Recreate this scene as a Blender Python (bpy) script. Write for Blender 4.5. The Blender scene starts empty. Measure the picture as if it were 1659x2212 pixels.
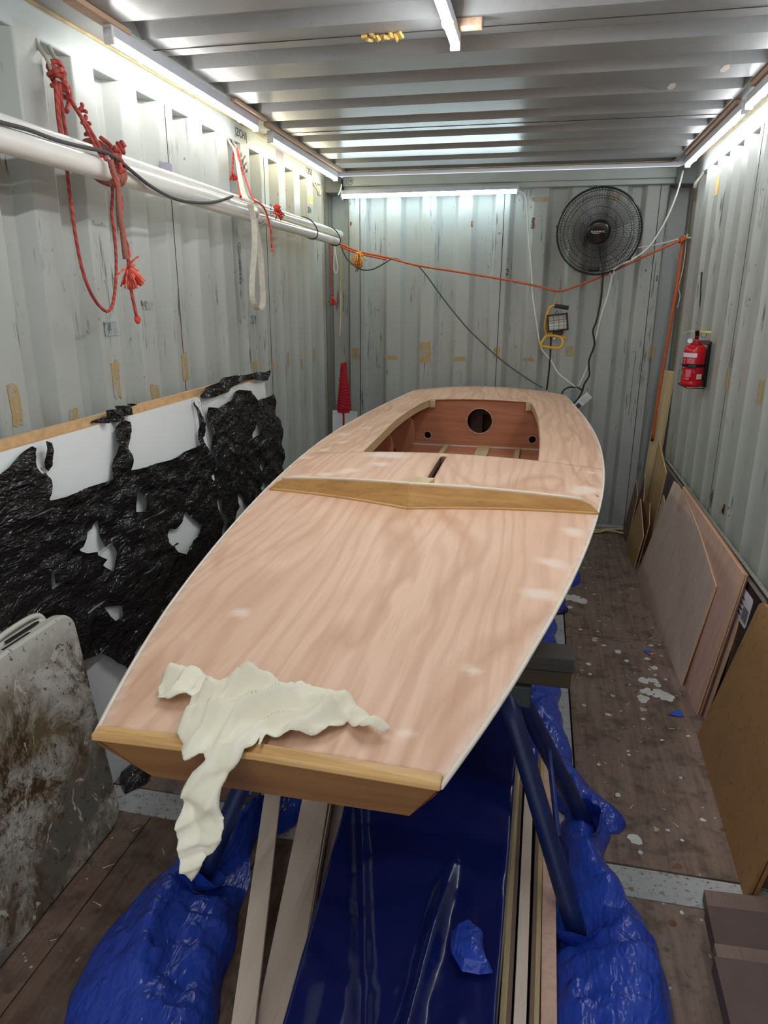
import bpy, bmesh, math, random
import numpy as np
from mathutils import Vector, Matrix, noise as mnoise

random.seed(7)
SC = bpy.context.scene
COL = SC.collection

# ------------------------------------------------------------------ camera, world, exposure
cam_data = bpy.data.cameras.new('camera')
cam = bpy.data.objects.new('camera', cam_data)
COL.objects.link(cam)
cam_data.sensor_fit = 'HORIZONTAL'
cam_data.sensor_width = 36.0
cam_data.lens = 1515.55 * 36.0 / 1659.0
cam_data.clip_start = 0.02
PITCH, YAW, ROLL = 0.295374952, 0.211308167, 0.00515391454
_cy, _sy, _cp, _sp = math.cos(YAW), math.sin(YAW), math.cos(PITCH), math.sin(PITCH)
_fwd = Vector((-_sy * _cp, _cy * _cp, -_sp))
_right = Vector((_cy, _sy, 0))
_up = _right.cross(_fwd)
_cr, _sr = math.cos(ROLL), math.sin(ROLL)
_r2 = _cr * _right + _sr * _up
_u2 = -_sr * _right + _cr * _up
cam.matrix_world = Matrix(((_r2.x, _u2.x, -_fwd.x, 0.30725774),
                           (_r2.y, _u2.y, -_fwd.y, 0.0),
                           (_r2.z, _u2.z, -_fwd.z, 1.56898851),
                           (0, 0, 0, 1)))
SC.camera = cam

world = bpy.data.worlds.new('night_outside')
SC.world = world
world.use_nodes = True
bg = world.node_tree.nodes['Background']
bg.inputs[0].default_value = (0.92, 0.95, 1.0, 1)
bg.inputs[1].default_value = 0.6
SC.view_settings.view_transform = 'Standard'
SC.view_settings.look = 'None'
SC.view_settings.gamma = 1.0
SC.view_settings.use_curve_mapping = False
SC.view_settings.exposure = 0.62
TUBE = 23.0            # strength of the fluorescent / LED tubes

# ------------------------------------------------------------------ node helpers
def lin(r, g, b):
    f = lambda c: ((c / 255 + 0.055) / 1.055) ** 2.4 if c / 255 > 0.04045 else c / 255 / 12.92
    return (f(r), f(g), f(b), 1)

class NT:
    def __init__(s, name):
        s.m = bpy.data.materials.new(name); s.m.use_nodes = True
        s.t = s.m.node_tree; s.n = s.t.nodes; s.b = s.n['Principled BSDF']
        s.tc = s.n.new('ShaderNodeTexCoord')
    def lk(s, a, b): s.t.links.new(a, b)
    def coords(s, scale=(1, 1, 1), rot=(0, 0, 0), out='Object'):
        mp = s.n.new('ShaderNodeMapping')
        mp.inputs['Scale'].default_value = scale; mp.inputs['Rotation'].default_value = rot
        s.lk(s.tc.outputs[out], mp.inputs[0]); return mp.outputs[0]
    def noise(s, co, scale, detail=3, rough=0.55, dist=0.0):
        x = s.n.new('ShaderNodeTexNoise'); x.inputs['Scale'].default_value = scale
        x.inputs['Detail'].default_value = detail; x.inputs['Roughness'].default_value = rough
        x.inputs['Distortion'].default_value = dist
        s.lk(co, x.inputs['Vector']); return x.outputs['Fac']
    def voro(s, co, scale, feature='F1', out='Distance'):
        x = s.n.new('ShaderNodeTexVoronoi'); x.feature = feature; x.inputs['Scale'].default_value = scale
        s.lk(co, x.inputs['Vector']); return x.outputs[out]
    def wave(s, co, scale, dist=2.0, axis='X', detail=2, dscale=1.0):
        x = s.n.new('ShaderNodeTexWave'); x.bands_direction = axis
        x.inputs['Scale'].default_value = scale; x.inputs['Distortion'].default_value = dist
        x.inputs['Detail'].default_value = detail; x.inputs['Detail Scale'].default_value = dscale
        s.lk(co, x.inputs['Vector']); return x.outputs['Fac']
    def ramp(s, fac, stops):
        x = s.n.new('ShaderNodeValToRGB'); e = x.color_ramp.elements
        while len(e) > 1: e.remove(e[-1])
        e[0].position = stops[0][0]; e[0].color = stops[0][1]
        for p, c in stops[1:]:
            k = e.new(p); k.color = c
        s.lk(fac, x.inputs[0]); return x.outputs[0]
    def mask(s, fac, lo, hi):
        x = s.n.new('ShaderNodeMapRange'); x.inputs[1].default_value = lo; x.inputs[2].default_value = hi
        s.lk(fac, x.inputs[0]); return x.outputs[0]
    def mix(s, fac, a, b, mode='MIX'):
        x = s.n.new('ShaderNodeMix'); x.data_type = 'RGBA'; x.blend_type = mode
        if isinstance(fac, (int, float)): x.inputs[0].default_value = fac
        else: s.lk(fac, x.inputs[0])
        for sock, v in ((x.inputs[6], a), (x.inputs[7], b)):
            if isinstance(v, tuple): sock.default_value = v
            else: s.lk(v, sock)
        return x.outputs[2]
    def mul(s, a, b):
        x = s.n.new('ShaderNodeMath'); x.operation = 'MULTIPLY'
        for sock, v in ((x.inputs[0], a), (x.inputs[1], b)):
            if isinstance(v, (int, float)): sock.default_value = v
            else: s.lk(v, sock)
        return x.outputs[0]
    def sepz(s, k='Z'):
        x = s.n.new('ShaderNodeSeparateXYZ'); s.lk(s.tc.outputs['Object'], x.inputs[0]); return x.outputs[k]
    def col(s, c):
        if isinstance(c, tuple): s.b.inputs['Base Color'].default_value = c
        else: s.lk(c, s.b.inputs['Base Color'])
    def rough(s, r):
        if isinstance(r, (int, float)): s.b.inputs['Roughness'].default_value = r
        else: s.lk(r, s.b.inputs['Roughness'])
    def bump(s, h, strength=0.2, dist=0.01):
        x = s.n.new('ShaderNodeBump'); x.inputs['Strength'].default_value = strength
        x.inputs['Distance'].default_value = dist
        s.lk(h, x.inputs['Height']); s.lk(x.outputs[0], s.b.inputs['Normal'])

def plain(name, c, rough=0.5, metal=0.0, var=0.12, scale=30, bump=0.0):
    k = NT(name); co = k.coords()
    n = k.noise(co, scale, 4)
    d = tuple(x * (1 - var) for x in c[:3]) + (1,); l = tuple(min(1, x * (1 + var)) for x in c[:3]) + (1,)
    k.col(k.ramp(n, [(0.3, d), (0.7, l)])); k.rough(rough); k.b.inputs['Metallic'].default_value = metal
    if bump: k.bump(n, bump, 0.004)
    return k.m

def wood(name, c1, c2, grain='Y', fine=60, swirl=1.2, rough=0.6, stretch=0.07, amount=1.0):
    k = NT(name)
    sc = {'X': (stretch, 1, 1), 'Y': (1, stretch, 1), 'Z': (1, 1, stretch)}[grain]
    co = k.coords(sc)
    big = k.noise(co, 5.0, 3, 0.5, swirl)
    lines = k.noise(co, fine, 4, 0.6, 0.4)
    pat = k.noise(k.coords(), 2.2, 2)
    c = k.ramp(big, [(0.30, c2), (0.50, c1), (0.56, tuple(a * .5 + b * .5 for a, b in zip(c1, c2))), (0.62, c1), (0.8, c2)])
    dk = tuple(x * 0.72 for x in c2[:3]) + (1,)
    c = k.mix(k.mul(k.mask(lines, 0.52, 0.75), 0.55 * amount), c, dk)
    c = k.mix(k.mul(k.mask(pat, 0.45, 0.75), 0.35), c, c1)
    k.col(c); k.rough(rough); k.bump(lines, 0.08, 0.002)
    return k.m

# ------------------------------------------------------------------ materials
def wall_mat(name, base, scuff=1.0):
    k = NT(name); co = k.coords()
    n1 = k.noise(co, 2.5, 4); n2 = k.noise(co, 22, 5)
    hi = tuple(min(1, x * 1.10) for x in base[:3]) + (1,); lo = tuple(x * 0.86 for x in base[:3]) + (1,)
    c = k.mix(n1, lo, hi)
    c = k.mix(k.mul(k.mask(n2, 0.5, 0.8), 0.18), c, lin(176, 170, 158))
    # vertical scratches down to primer, only in patches
    st = k.noise(k.coords((1, 1, 0.06)), 85, 3, 0.6)
    patch = k.noise(k.coords((1, 1, 0.45)), 6.5, 3, 0.6)
    m = k.mul(k.mask(st, 0.57, 0.66), k.mask(patch, 0.535, 0.63))
    c = k.mix(k.mul(m, 0.85 * scuff), c, lin(58, 66, 76))
    sp = k.noise(k.coords((1, 1, 0.5)), 60, 2, 0.5)
    c = k.mix(k.mul(k.mul(k.mask(sp, 0.70, 0.74), k.mask(patch, 0.45, 0.6)), 0.8 * scuff), c, lin(70, 56, 44))
    br = k.noise(k.coords((1, 1, 0.25)), 9, 5, 0.7)
    c = k.mix(k.mul(k.mask(br, 0.60, 0.78), 0.45 * scuff), c, lin(150, 132, 106))
    k.col(c); k.rough(0.42); k.bump(n2, 0.05, 0.004)
    return k.m

M = {}
M['wall'] = wall_mat('grey_wall_paint', lin(176, 180, 174))
M['wall_far'] = wall_mat('grey_end_wall_paint', lin(172, 176, 172))
M['rail'] = plain('grey_rail_paint', lin(176, 184, 182), 0.4, var=0.06, scale=6)
M['roof'] = wall_mat('grey_roof_paint', lin(142, 144, 145), 0.25)
M['roof'].node_tree.nodes['Principled BSDF'].inputs['Roughness'].default_value = 0.28
M['post'] = plain('dark_grey_post_paint', lin(122, 126, 128), 0.45, var=0.1, scale=5)
M['sealant'] = plain('old_tan_sealant', lin(186, 168, 126), 0.7, var=0.2, scale=20)
M['seam'] = plain('rusty_seam_sealant', lin(120, 112, 84), 0.7, var=0.3, scale=40)
M['dark_seam'] = plain('dark_seam_gap', lin(52, 48, 42), 0.8, var=0.4, scale=30)

def residue(name, a, thr=0.42):
    k = NT(name); co = k.coords()
    n = k.noise(k.coords((1, 1, 0.4)), 38, 5, 0.7)
    c = k.mix(k.mask(n, thr, thr + 0.07), lin(158, 166, 164), a)
    c = k.mix(k.mul(k.mask(k.noise(co, 90, 3), 0.6, 0.66), 0.6), c, lin(112, 92, 66))
    k.col(c); k.rough(0.6); return k.m
M['tan_residue'] = residue('tan_tape_residue', lin(176, 150, 104))
M['orange_tape'] = residue('orange_tape_residue', lin(246, 200, 120), 0.25)
M['rust'] = residue('bare_rust_patch', lin(112, 58, 24), 0.46)
M['scuff'] = residue('dark_blue_scuff', lin(82, 90, 100), 0.52)
M['mauve_tape'] = plain('mauve_grey_tape', lin(140, 134, 148), 0.6)

def floor_mat(name, base, axis):
    k = NT(name)
    sc = (1, 0.06, 1) if axis == 'Y' else (0.06, 1, 1)
    co = k.coords()
    g = k.noise(k.coords(sc), 42, 5, 0.65, 0.5)
    big = k.noise(co, 3.2, 4, 0.6)
    d = tuple(x * 0.66 for x in base[:3]) + (1,); l = tuple(x * 1.35 for x in base[:3]) + (1,)
    c = k.ramp(g, [(0.30, d), (0.5, base), (0.75, l)])
    c = k.mix(k.mul(k.mask(big, 0.42, 0.7), 0.6), c, lin(146, 132, 120))
    blot = k.noise(co, 11, 4, 0.6)
    c = k.mix(k.mul(k.mask(blot, 0.50, 0.66), 0.8), c, tuple(x * 0.42 for x in base[:3]) + (1,))
    spots = k.voro(co, 15); c = k.mix(k.mul(k.mask(spots, 0.17, 0.08), 0.7), c, tuple(x * 0.35 for x in base[:3]) + (1,))
    c = k.mix(k.mul(k.mask(k.noise(co, 48, 4, 0.7), 0.54, 0.68), 0.5), c, tuple(x * 0.45 for x in base[:3]) + (1,))
    # dust and paint flecks
    v = k.voro(co, 26); vm = k.noise(co, 4.5, 2)
    c = k.mix(k.mul(k.mask(v, 0.115, 0.075), k.mask(vm, 0.50, 0.56)), c, lin(186, 182, 172))
    scr = k.noise(k.coords((1, 0.03, 1) if axis == 'Y' else (0.03, 1, 1), (0, 0, 0.12)), 55, 2, 0.5)
    c = k.mix(k.mul(k.mask(scr, 0.735, 0.76), 0.7), c, lin(160, 128, 92))
    k.col(c); k.rough(k.mask(g, 1.3, 0.2)); k.bump(g, 0.25, 0.004)
    return k.m
M['floor'] = floor_mat('worn_brown_floor_plywood', lin(128, 106, 92), 'Y')
M['floor_plank'] = floor_mat('worn_brown_floor_plank', lin(106, 82, 68), 'Y')
k = NT('worn_grey_floor_steel'); co = k.coords()
c = k.mix(k.noise(co, 7, 5), lin(150, 152, 150), lin(192, 195, 193))
c = k.mix(k.mask(k.noise(co, 30, 5, 0.7), 0.56, 0.68), c, lin(118, 108, 96))
c = k.mix(k.mask(k.noise(co, 90, 4, 0.7), 0.60, 0.66), c, lin(96, 70, 48))
k.col(c); k.rough(0.55); M['strip'] = k.m
M['paint_spot'] = plain('white_paint_drip', lin(214, 216, 212), 0.6)
M['tan_spot'] = plain('cream_glue_drip', lin(196, 178, 146), 0.6)
M['subfloor'] = plain('dark_subfloor', lin(40, 34, 30), 0.9)

# pink-brown marine plywood of the boat with pale filler spots driven by a painted mask
k = NT('pink_marine_plywood')
co = k.coords((1, 0.22, 1)); c1, c2 = lin(228, 190, 162), lin(214, 170, 140)
big = k.noise(co, 3.1, 3, 0.5, 1.6)
bands = k.wave(k.coords((1, 0.20, 1)), 7.0, 13.0, 'X', 2, 0.8)
lines = k.noise(k.coords((1, 0.035, 1)), 170, 3, 0.6, 0.3)
c = k.ramp(big, [(0.28, c2), (0.47, c1), (0.55, lin(208, 164, 134)), (0.60, c1), (0.78, lin(222, 182, 152))])
c = k.mix(k.mul(k.mask(bands, 0.5, 1.0), 0.30), c, lin(190, 138, 110))
c = k.mix(k.mul(k.mask(lines, 0.50, 0.72), 0.20), c, lin(176, 128, 104))
at = k.n.new('ShaderNodeAttribute'); at.attribute_name = 'filler'
c = k.mix(k.mul(k.mask(at.outputs['Fac'], 0.05, 0.8), 0.85), c, lin(236, 214, 196))
k.col(c); k.rough(0.5); k.bump(lines, 0.04, 0.001); M['deck'] = k.m
M['bulkhead'] = wood('red_brown_bulkhead_plywood', lin(196, 132, 100), lin(166, 102, 74), 'X', 60, 1.0, 0.4)
M['cockpit_side'] = wood('red_brown_side_plywood', lin(176, 118, 90), lin(144, 88, 64), 'Z', 60, 1.0, 0.42)
M['pine'] = wood('yellow_pine', lin(214, 172, 112), lin(186, 138, 80), 'X', 70, 0.8, 0.5)
M['pine_y'] = wood('pale_pine', lin(206, 182, 138), lin(178, 148, 104), 'Y', 70, 0.8, 0.55)
M['pine_z'] = wood('pale_pine_upright', lin(212, 192, 152), lin(192, 166, 124), 'Z', 60, 0.5, 0.55)
M['oak'] = wood('amber_breakwater_timber', lin(206, 162, 100), lin(170, 122, 66), 'X', 60, 1.0, 0.45)
M['walnut'] = wood('dark_slot_lining', lin(168, 130, 112), lin(122, 90, 76), 'Y', 60, 1.0, 0.5)
M['hull'] = wood('hull_plywood', lin(200, 156, 120), lin(168, 122, 88), 'Y', 60, 1.0, 0.5)
M['bow'] = wood('bow_transom_timber', lin(158, 112, 68), lin(124, 84, 48), 'X', 60, 1.0, 0.5)  # timber colour darkened to carry the shade on the bow face
M['edge_white'] = plain('pale_sanded_and_lit_edge', lin(226, 214, 200), 0.6, var=0.06)
M['epoxy'] = plain('whitish_epoxy_fillet', lin(204, 178, 160), 0.35, var=0.2, scale=50)

M['ply_grey'] = wood('grey_pink_plywood', lin(224, 202, 186), lin(206, 182, 166), 'Z', 90, 0.6, 0.55)
M['ply_pink'] = wood('rose_plywood', lin(224, 186, 166), lin(198, 160, 144), 'Z', 90, 0.9, 0.45)
M['ply_edge'] = plain('bare_plywood_edge', lin(206, 166, 120), 0.7, var=0.15, scale=60)
M['ply_dark_edge'] = plain('brown_plywood_edge', lin(120, 80, 54), 0.7, var=0.25, scale=60)
M['ply_yellow'] = wood('yellowish_plywood', lin(196, 164, 116), lin(172, 138, 94), 'Z', 80, 0.6, 0.55)
M['ply_red'] = wood('brown_plywood_offcut', lin(140, 98, 78), lin(116, 78, 62), 'Z', 80, 0.6, 0.5)
M['plank_pale'] = wood('pale_strip_plywood', lin(238, 220, 202), lin(226, 204, 184), 'Y', 70, 0.5, 0.5)
M['plank_yellow'] = wood('straw_strip_timber', lin(196, 174, 130), lin(176, 150, 108), 'Y', 70, 0.5, 0.5)
M['plank_brown'] = wood('brown_strip_edge', lin(128, 104, 88), lin(104, 82, 68), 'Y', 70, 0.5, 0.55)
M['film_face'] = plain('black_film_faced_plywood', lin(34, 28, 32), 0.32, var=0.2, scale=4)
M['film_edge'] = plain('grey_brown_ply_edge', lin(112, 98, 94), 0.6, var=0.25, scale=60)
M['film_edge2'] = plain('mottled_grey_ply_edge', lin(140, 138, 124), 0.7, var=0.35, scale=70)
k = NT('tan_hardboard'); co = k.coords(); n = k.noise(co, 9, 5, 0.65)
c = k.mix(n, lin(142, 104, 66), lin(178, 136, 88))
c = k.mix(k.mul(k.mask(k.noise(co, 38, 3), 0.60, 0.7), 0.45), c, lin(98, 68, 44))
c = k.mix(k.mul(k.mask(k.noise(co, 130, 2), 0.64, 0.7), 0.4), c, lin(200, 160, 110))
k.col(c); k.rough(0.65); M['mdf'] = k.m
M['mdf_edge'] = plain('tan_hardboard_edge', lin(168, 124, 76), 0.7, var=0.2, scale=50)
M['brown_card'] = wood('taupe_board', lin(128, 106, 96), lin(116, 94, 86), 'Y', 140, 0.3, 0.7)
M['brown_card_d'] = plain('dark_taupe_board', lin(92, 74, 70), 0.7, var=0.1, scale=20)

M['lamp_body'] = plain('white_lamp_housing', lin(200, 202, 212), 0.4, var=0.05)
M['clip'] = plain('white_plastic_clip', lin(232, 232, 228), 0.4, var=0.03)
def tube_mat(name, c, s):
    k = NT(name); k.col((0.9, 0.9, 0.9, 1))
    k.b.inputs['Emission Color'].default_value = c; k.b.inputs['Emission Strength'].default_value = s
    return k.m
M['tube_neutral'] = tube_mat('lit_tube_neutral', (1.0, 0.985, 0.95, 1), TUBE)
M['tube_warm'] = tube_mat('lit_tube_warm', (1.0, 0.90, 0.64, 1), TUBE * 0.85)
M['tube_cyan'] = tube_mat('lit_tube_daylight', (0.74, 0.94, 1.0, 1), TUBE * 1.0)
M['tube_mid'] = tube_mat('lit_tube_bright', (0.96, 0.98, 1.0, 1), TUBE * 2.5)
M['tube_cold'] = tube_mat('lit_tube_cold', (0.94, 0.96, 1.0, 1), TUBE)

M['spar'] = plain('white_glossy_tube', lin(226, 224, 216), 0.22, var=0.04, scale=8)
M['spar_in'] = plain('dark_tube_inside', lin(70, 68, 64), 0.7)
def rope(name, a, b, scale=220):
    k = NT(name); w = k.wave(k.coords((1, 1, 1), (0.5, 0.6, 0.3)), scale / 10, 1.0, 'DIAGONAL', 1)
    k.col(k.mix(w, a, b)); k.rough(0.75); k.bump(w, 0.5, 0.002); return k.m
M['red_rope'] = rope('red_braided_rope', lin(192, 84, 70), lin(150, 56, 52))
M['red_bright'] = rope('bright_red_cord', lin(232, 84, 66), lin(190, 52, 44))
M['red_fluff'] = rope('frayed_coral_strands', lin(250, 128, 104), lin(224, 84, 66))
M['pink_rope'] = rope('flecked_pink_rope', lin(176, 120, 104), lin(140, 66, 60), 900)
M['orange_rope'] = rope('orange_braided_rope', lin(214, 112, 64), lin(178, 82, 48), 500)
M['gold_fluff'] = rope('frayed_golden_strands', lin(232, 170, 84), lin(196, 128, 58))
M['black_cable'] = plain('black_cable', lin(28, 28, 30), 0.4)
M['grey_cable'] = plain('dark_grey_cable', lin(74, 78, 78), 0.5)
M['white_cable'] = plain('white_cable', lin(226, 226, 220), 0.45, var=0.04)
M['cream_cable'] = plain('cream_cable', lin(204, 190, 150), 0.5)
M['grey_rope'] = rope('speckled_grey_rope', lin(96, 98, 98), lin(46, 48, 50), 900)
M['webbing'] = plain('dirty_white_webbing', lin(206, 202, 186), 0.8, var=0.12, scale=60)
M['webbing_dark'] = plain('grey_webbing', lin(150, 156, 152), 0.8, var=0.2, scale=30)
M['ink_blue'] = plain('navy_print', lin(44, 62, 84), 0.8)
M['ink'] = plain('black_marker', lin(52, 54, 56), 0.8)
M['hook'] = plain('grey_painted_hook', lin(172, 172, 158), 0.45)

def plastic(name, a, b, rough, bs, bsc):
    k = NT(name); co = k.coords()
    n = k.noise(co, bsc * 0.35, 3, 0.6, 1.0)
    def crinkle(scale, rot, st):                    # warped cells: flat facets meeting in sharp creases
        nz = k.n.new('ShaderNodeTexNoise'); nz.inputs['Scale'].default_value = scale * 0.5; nz.inputs['Detail'].default_value = 2
        cc = k.coords((1, st, 1), rot); k.lk(cc, nz.inputs['Vector'])
        w = k.n.new('ShaderNodeMix'); w.data_type = 'RGBA'; w.inputs[0].default_value = 0.10
        k.lk(cc, w.inputs[6]); k.lk(nz.outputs['Color'], w.inputs[7])
        return k.voro(w.outputs[2], scale, 'F1')
    k.col(k.mix(n, a, b)); k.rough(rough)
    x = k.n.new('ShaderNodeMath'); x.operation = 'ADD'; k.lk(crinkle(bsc, (0.3, 0.2, 0.5), 0.45), x.inputs[0]); k.lk(k.mul(crinkle(bsc * 2.3, (0.9, -0.4, -0.7), 0.5), 0.45), x.inputs[1])
    k.bump(x.outputs[0], bs, 0.012); return k.m
M['blue_film'] = plastic('thin_blue_plastic_film', lin(32, 58, 164), lin(56, 90, 200), 0.2, 0.6, 20)
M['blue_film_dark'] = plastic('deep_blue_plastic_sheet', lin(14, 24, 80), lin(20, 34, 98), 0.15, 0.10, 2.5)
M['black_film'] = plastic('black_plastic_film', lin(21, 21, 23), lin(38, 36, 36), 0.18, 0.9, 24)
M['white_panel'] = plain('white_laminate_panel', lin(240, 243, 242), 0.3, var=0.03, scale=3)
M['panel_edge'] = plain('tan_chipboard_edge', lin(204, 168, 124), 0.7, var=0.15, scale=40)
M['panel_gap'] = plain('red_brown_panel_joint', lin(92, 46, 38), 0.7)

k = NT('paint_stained_white_plastic'); co = k.coords()
c = k.mix(k.noise(co, 3, 4), lin(196, 194, 180), lin(216, 214, 204))
a = k.noise(co, 6.5, 6, 0.72, 0.6)
zz = k.sepz('Z')
zm = k.mask(zz, 0.72, 0.50)
c = k.mix(k.mul(k.mask(a, 0.38, 0.58), zm), c, lin(120, 102, 72))
c = k.mix(k.mul(k.mask(k.noise(co, 9, 6, 0.75, 0.4), 0.47, 0.58), zm), c, lin(84, 60, 36))
low = k.mask(zz, 0.45, 0.2)
c = k.mix(k.mul(k.mask(k.noise(co, 4, 5, 0.7), 0.45, 0.6), low), c, lin(112, 108, 98))
c = k.mix(k.mul(k.mask(k.noise(k.coords((1, 1, 0.6), (0.7, 0, 0)), 22, 4, 0.6, 0.8), 0.62, 0.66), 0.9), c, lin(206, 202, 192))
c = k.mix(k.mul(k.mask(k.noise(co, 7.3, 3, 0.6), 0.68, 0.71), 0.8), c, lin(52, 66, 76))
c = k.mix(k.mul(k.mask(k.noise(co, 60, 3), 0.63, 0.67), 0.8), c, lin(70, 52, 36))
k.col(c); k.rough(0.45); M['stained'] = k.m
M['table_white'] = plain('off_white_moulded_plastic', lin(208, 206, 192), 0.4, var=0.05, scale=8)
M['dark_hole'] = plain('dark_recess', lin(26, 24, 24), 0.8)

k = NT('cream_cotton_rag'); co = k.coords()
n = k.noise(co, 14, 3); wv = k.noise(co, 700, 2)
k.col(k.mix(n, lin(226, 218, 186), lin(244, 241, 228))); k.rough(0.9); k.bump(wv, 0.12, 0.001); M['rag'] = k.m
M['blue_steel'] = plain('navy_painted_steel', lin(26, 42, 92), 0.38, var=0.2, scale=20)
M['blue_rod'] = plain('blue_painted_rod', lin(40, 62, 130), 0.35)
M['beam'] = wood('dark_weathered_timber', lin(74, 70, 66), lin(46, 42, 38), 'X', 60, 0.6, 0.6)
M['beam_low'] = wood('brown_weathered_timber', lin(84, 70, 46), lin(54, 42, 28), 'X', 60, 0.6, 0.6)
M['bracket'] = plain('dull_green_bracket', lin(62, 70, 70), 0.5)
M['black_plastic'] = plain('glossy_black_plastic', lin(18, 17, 18), 0.22, var=0.1)
M['black_wire'] = plain('black_wire', lin(34, 35, 36), 0.22)
k = NT('smoky_clear_blade'); k.col(lin(150, 148, 152)); k.rough(0.2); k.b.inputs['Alpha'].default_value = 0.28
M['blade'] = k.m
M['silver'] = plain('silver_print', lin(222, 224, 230), 0.3, var=0.03)
M['red_dot'] = plain('red_sticker', lin(224, 96, 84), 0.5)
M['yellow_steel'] = plain('yellow_painted_tube', lin(222, 168, 60), 0.35, var=0.1)
M['foam'] = plain('black_foam_grip', lin(58, 58, 60), 0.9)
M['lamp_black'] = plain('black_lamp_case', lin(44, 43, 38), 0.5)
M['reflector'] = plain('pale_reflector', lin(186, 184, 176), 0.25, metal=0.3, var=0.06)
k = NT('lamp_glass'); k.col((0.95, 0.97, 0.97, 1)); k.rough(0.05); k.b.inputs['Transmission Weight'].default_value = 1.0
k.b.inputs['IOR'].default_value = 1.1; M['glass'] = k.m
M['ext_red'] = plain('glossy_red_enamel', lin(196, 22, 34), 0.2, var=0.06)
M['ext_dark'] = plain('maroon_lever', lin(84, 14, 22), 0.3)
M['label_white'] = plain('white_label', lin(222, 214, 224), 0.5, var=0.02)
k = NT('pink_small_print'); w = k.noise(k.coords((1, 1, 9)), 120, 2)
k.col(k.mix(k.mask(w, 0.44, 0.5), lin(196, 22, 34), lin(226, 128, 148))); k.rough(0.4); M['print_pink'] = k.m
M['green_label'] = plain('green_label', lin(60, 160, 116), 0.5)
M['yellow_tag'] = plain('yellow_tag', lin(236, 220, 90), 0.5)
M['steel'] = plain('bright_steel', lin(200, 200, 198), 0.25, metal=0.8)
M['foam_yellow'] = plain('yellow_expanding_foam', lin(206, 168, 92), 0.8, var=0.2, scale=60, bump=0.5)
M['batten_wood'] = wood('pinkish_batten', lin(190, 158, 132), lin(160, 128, 104), 'Y', 60, 0.6, 0.6)
M['cone_red'] = rope('red_wound_cord', lin(214, 36, 62), lin(160, 18, 40), 300)
M['white_board'] = plain('white_painted_board', lin(222, 224, 226), 0.5, var=0.03)
M['black_tape'] = plain('black_tape', lin(36, 32, 38), 0.6)
M['lime'] = plain('lime_green_plug', lin(122, 206, 48), 0.45)
M['blue_scrap'] = plain('blue_plastic_scrap', lin(40, 96, 220), 0.4)
M['coral'] = plain('coral_paper', lin(226, 150, 120), 0.7)

# ------------------------------------------------------------------ mesh helpers (world coordinates)
class MB:
    def __init__(s): s.v = []; s.f = []
    def add(s, vs, fs):
        o = len(s.v); s.v += [tuple(p) for p in vs]; s.f += [tuple(i + o for i in f) for f in fs]; return s
    def box(s, c, d, rot=None):
        c = Vector(c); R = rot or Matrix.Identity(3); vs = []
        for x in (-1, 1):
            for y in (-1, 1):
                for z in (-1, 1): vs.append(c + R @ Vector((x * d[0] / 2, y * d[1] / 2, z * d[2] / 2)))
        return s.add(vs, [(0, 1, 3, 2), (4, 6, 7, 5), (0, 4, 5, 1), (2, 3, 7, 6), (0, 2, 6, 4), (1, 5, 7, 3)])
    def span(s, a, b):
        return s.box([(p + q) / 2 for p, q in zip(a, b)], [abs(q - p) for p, q in zip(a, b)])
    def prism(s, pts, n):
        pts = [Vector(p) for p in pts]; n = Vector(n); k = len(pts)
        vs = pts + [p + n for p in pts]
        fs = [tuple(range(k))[::-1], tuple(range(k, 2 * k))] + [(i, (i + 1) % k, k + (i + 1) % k, k + i) for i in range(k)]
        return s.add(vs, fs)
    def tube(s, pts, r, n=8, closed=False, radii=None, flat=1.0):
        P = [Vector(p) for p in pts]; k = len(P); T = []
        for i in range(k):
            a = P[(i - 1) % k] if (closed or i) else P[0]
            b = P[(i + 1) % k] if (closed or i < k - 1) else P[-1]
            t = b - a; T.append(t.normalized() if t.length > 1e-9 else Vector((0, 0, 1)))
        ref = Vector((0, 0, 1)) if abs(T[0].z) < 0.9 else Vector((1, 0, 0))
        N = (ref - T[0] * ref.dot(T[0])).normalized(); vs = []
        for i in range(k):
            N = (N - T[i] * N.dot(T[i])).normalized(); B = T[i].cross(N); rr = radii[i] if radii else r
            for j in range(n):
                a = 2 * math.pi * j / n
                vs.append(P[i] + N * (rr * math.cos(a)) + B * (rr * flat * math.sin(a)))
        fs = []
        for i in range(k if closed else k - 1):
            a, b = i * n, ((i + 1) % k) * n
            for j in range(n): fs.append((a + j, a + (j + 1) % n, b + (j + 1) % n, b + j))
        if not closed: fs += [tuple(range(n))[::-1], tuple(range((k - 1) * n, k * n))]
        return s.add(vs, fs)
    def lathe(s, prof, o, axis=(0, 0, 1), n=32):
        A = Vector(axis).normalized(); ref = Vector((1, 0, 0)) if abs(A.x) < 0.9 else Vector((0, 1, 0))
        U = (ref - A * ref.dot(A)).normalized(); W = A.cross(U); O = Vector(o); vs = []; k = len(prof)
        for r, h in prof:
            for j in range(n):
                a = 2 * math.pi * j / n; vs.append(O + A * h + U * (r * math.cos(a)) + W * (r * math.sin(a)))
        fs = [(i * n + j, i * n + (j + 1) % n, (i + 1) * n + (j + 1) % n, (i + 1) * n + j) for i in range(k - 1) for j in range(n)]
        fs += [tuple(range(n))[::-1], tuple(range((k - 1) * n, k * n))]
        return s.add(vs, fs)

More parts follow.
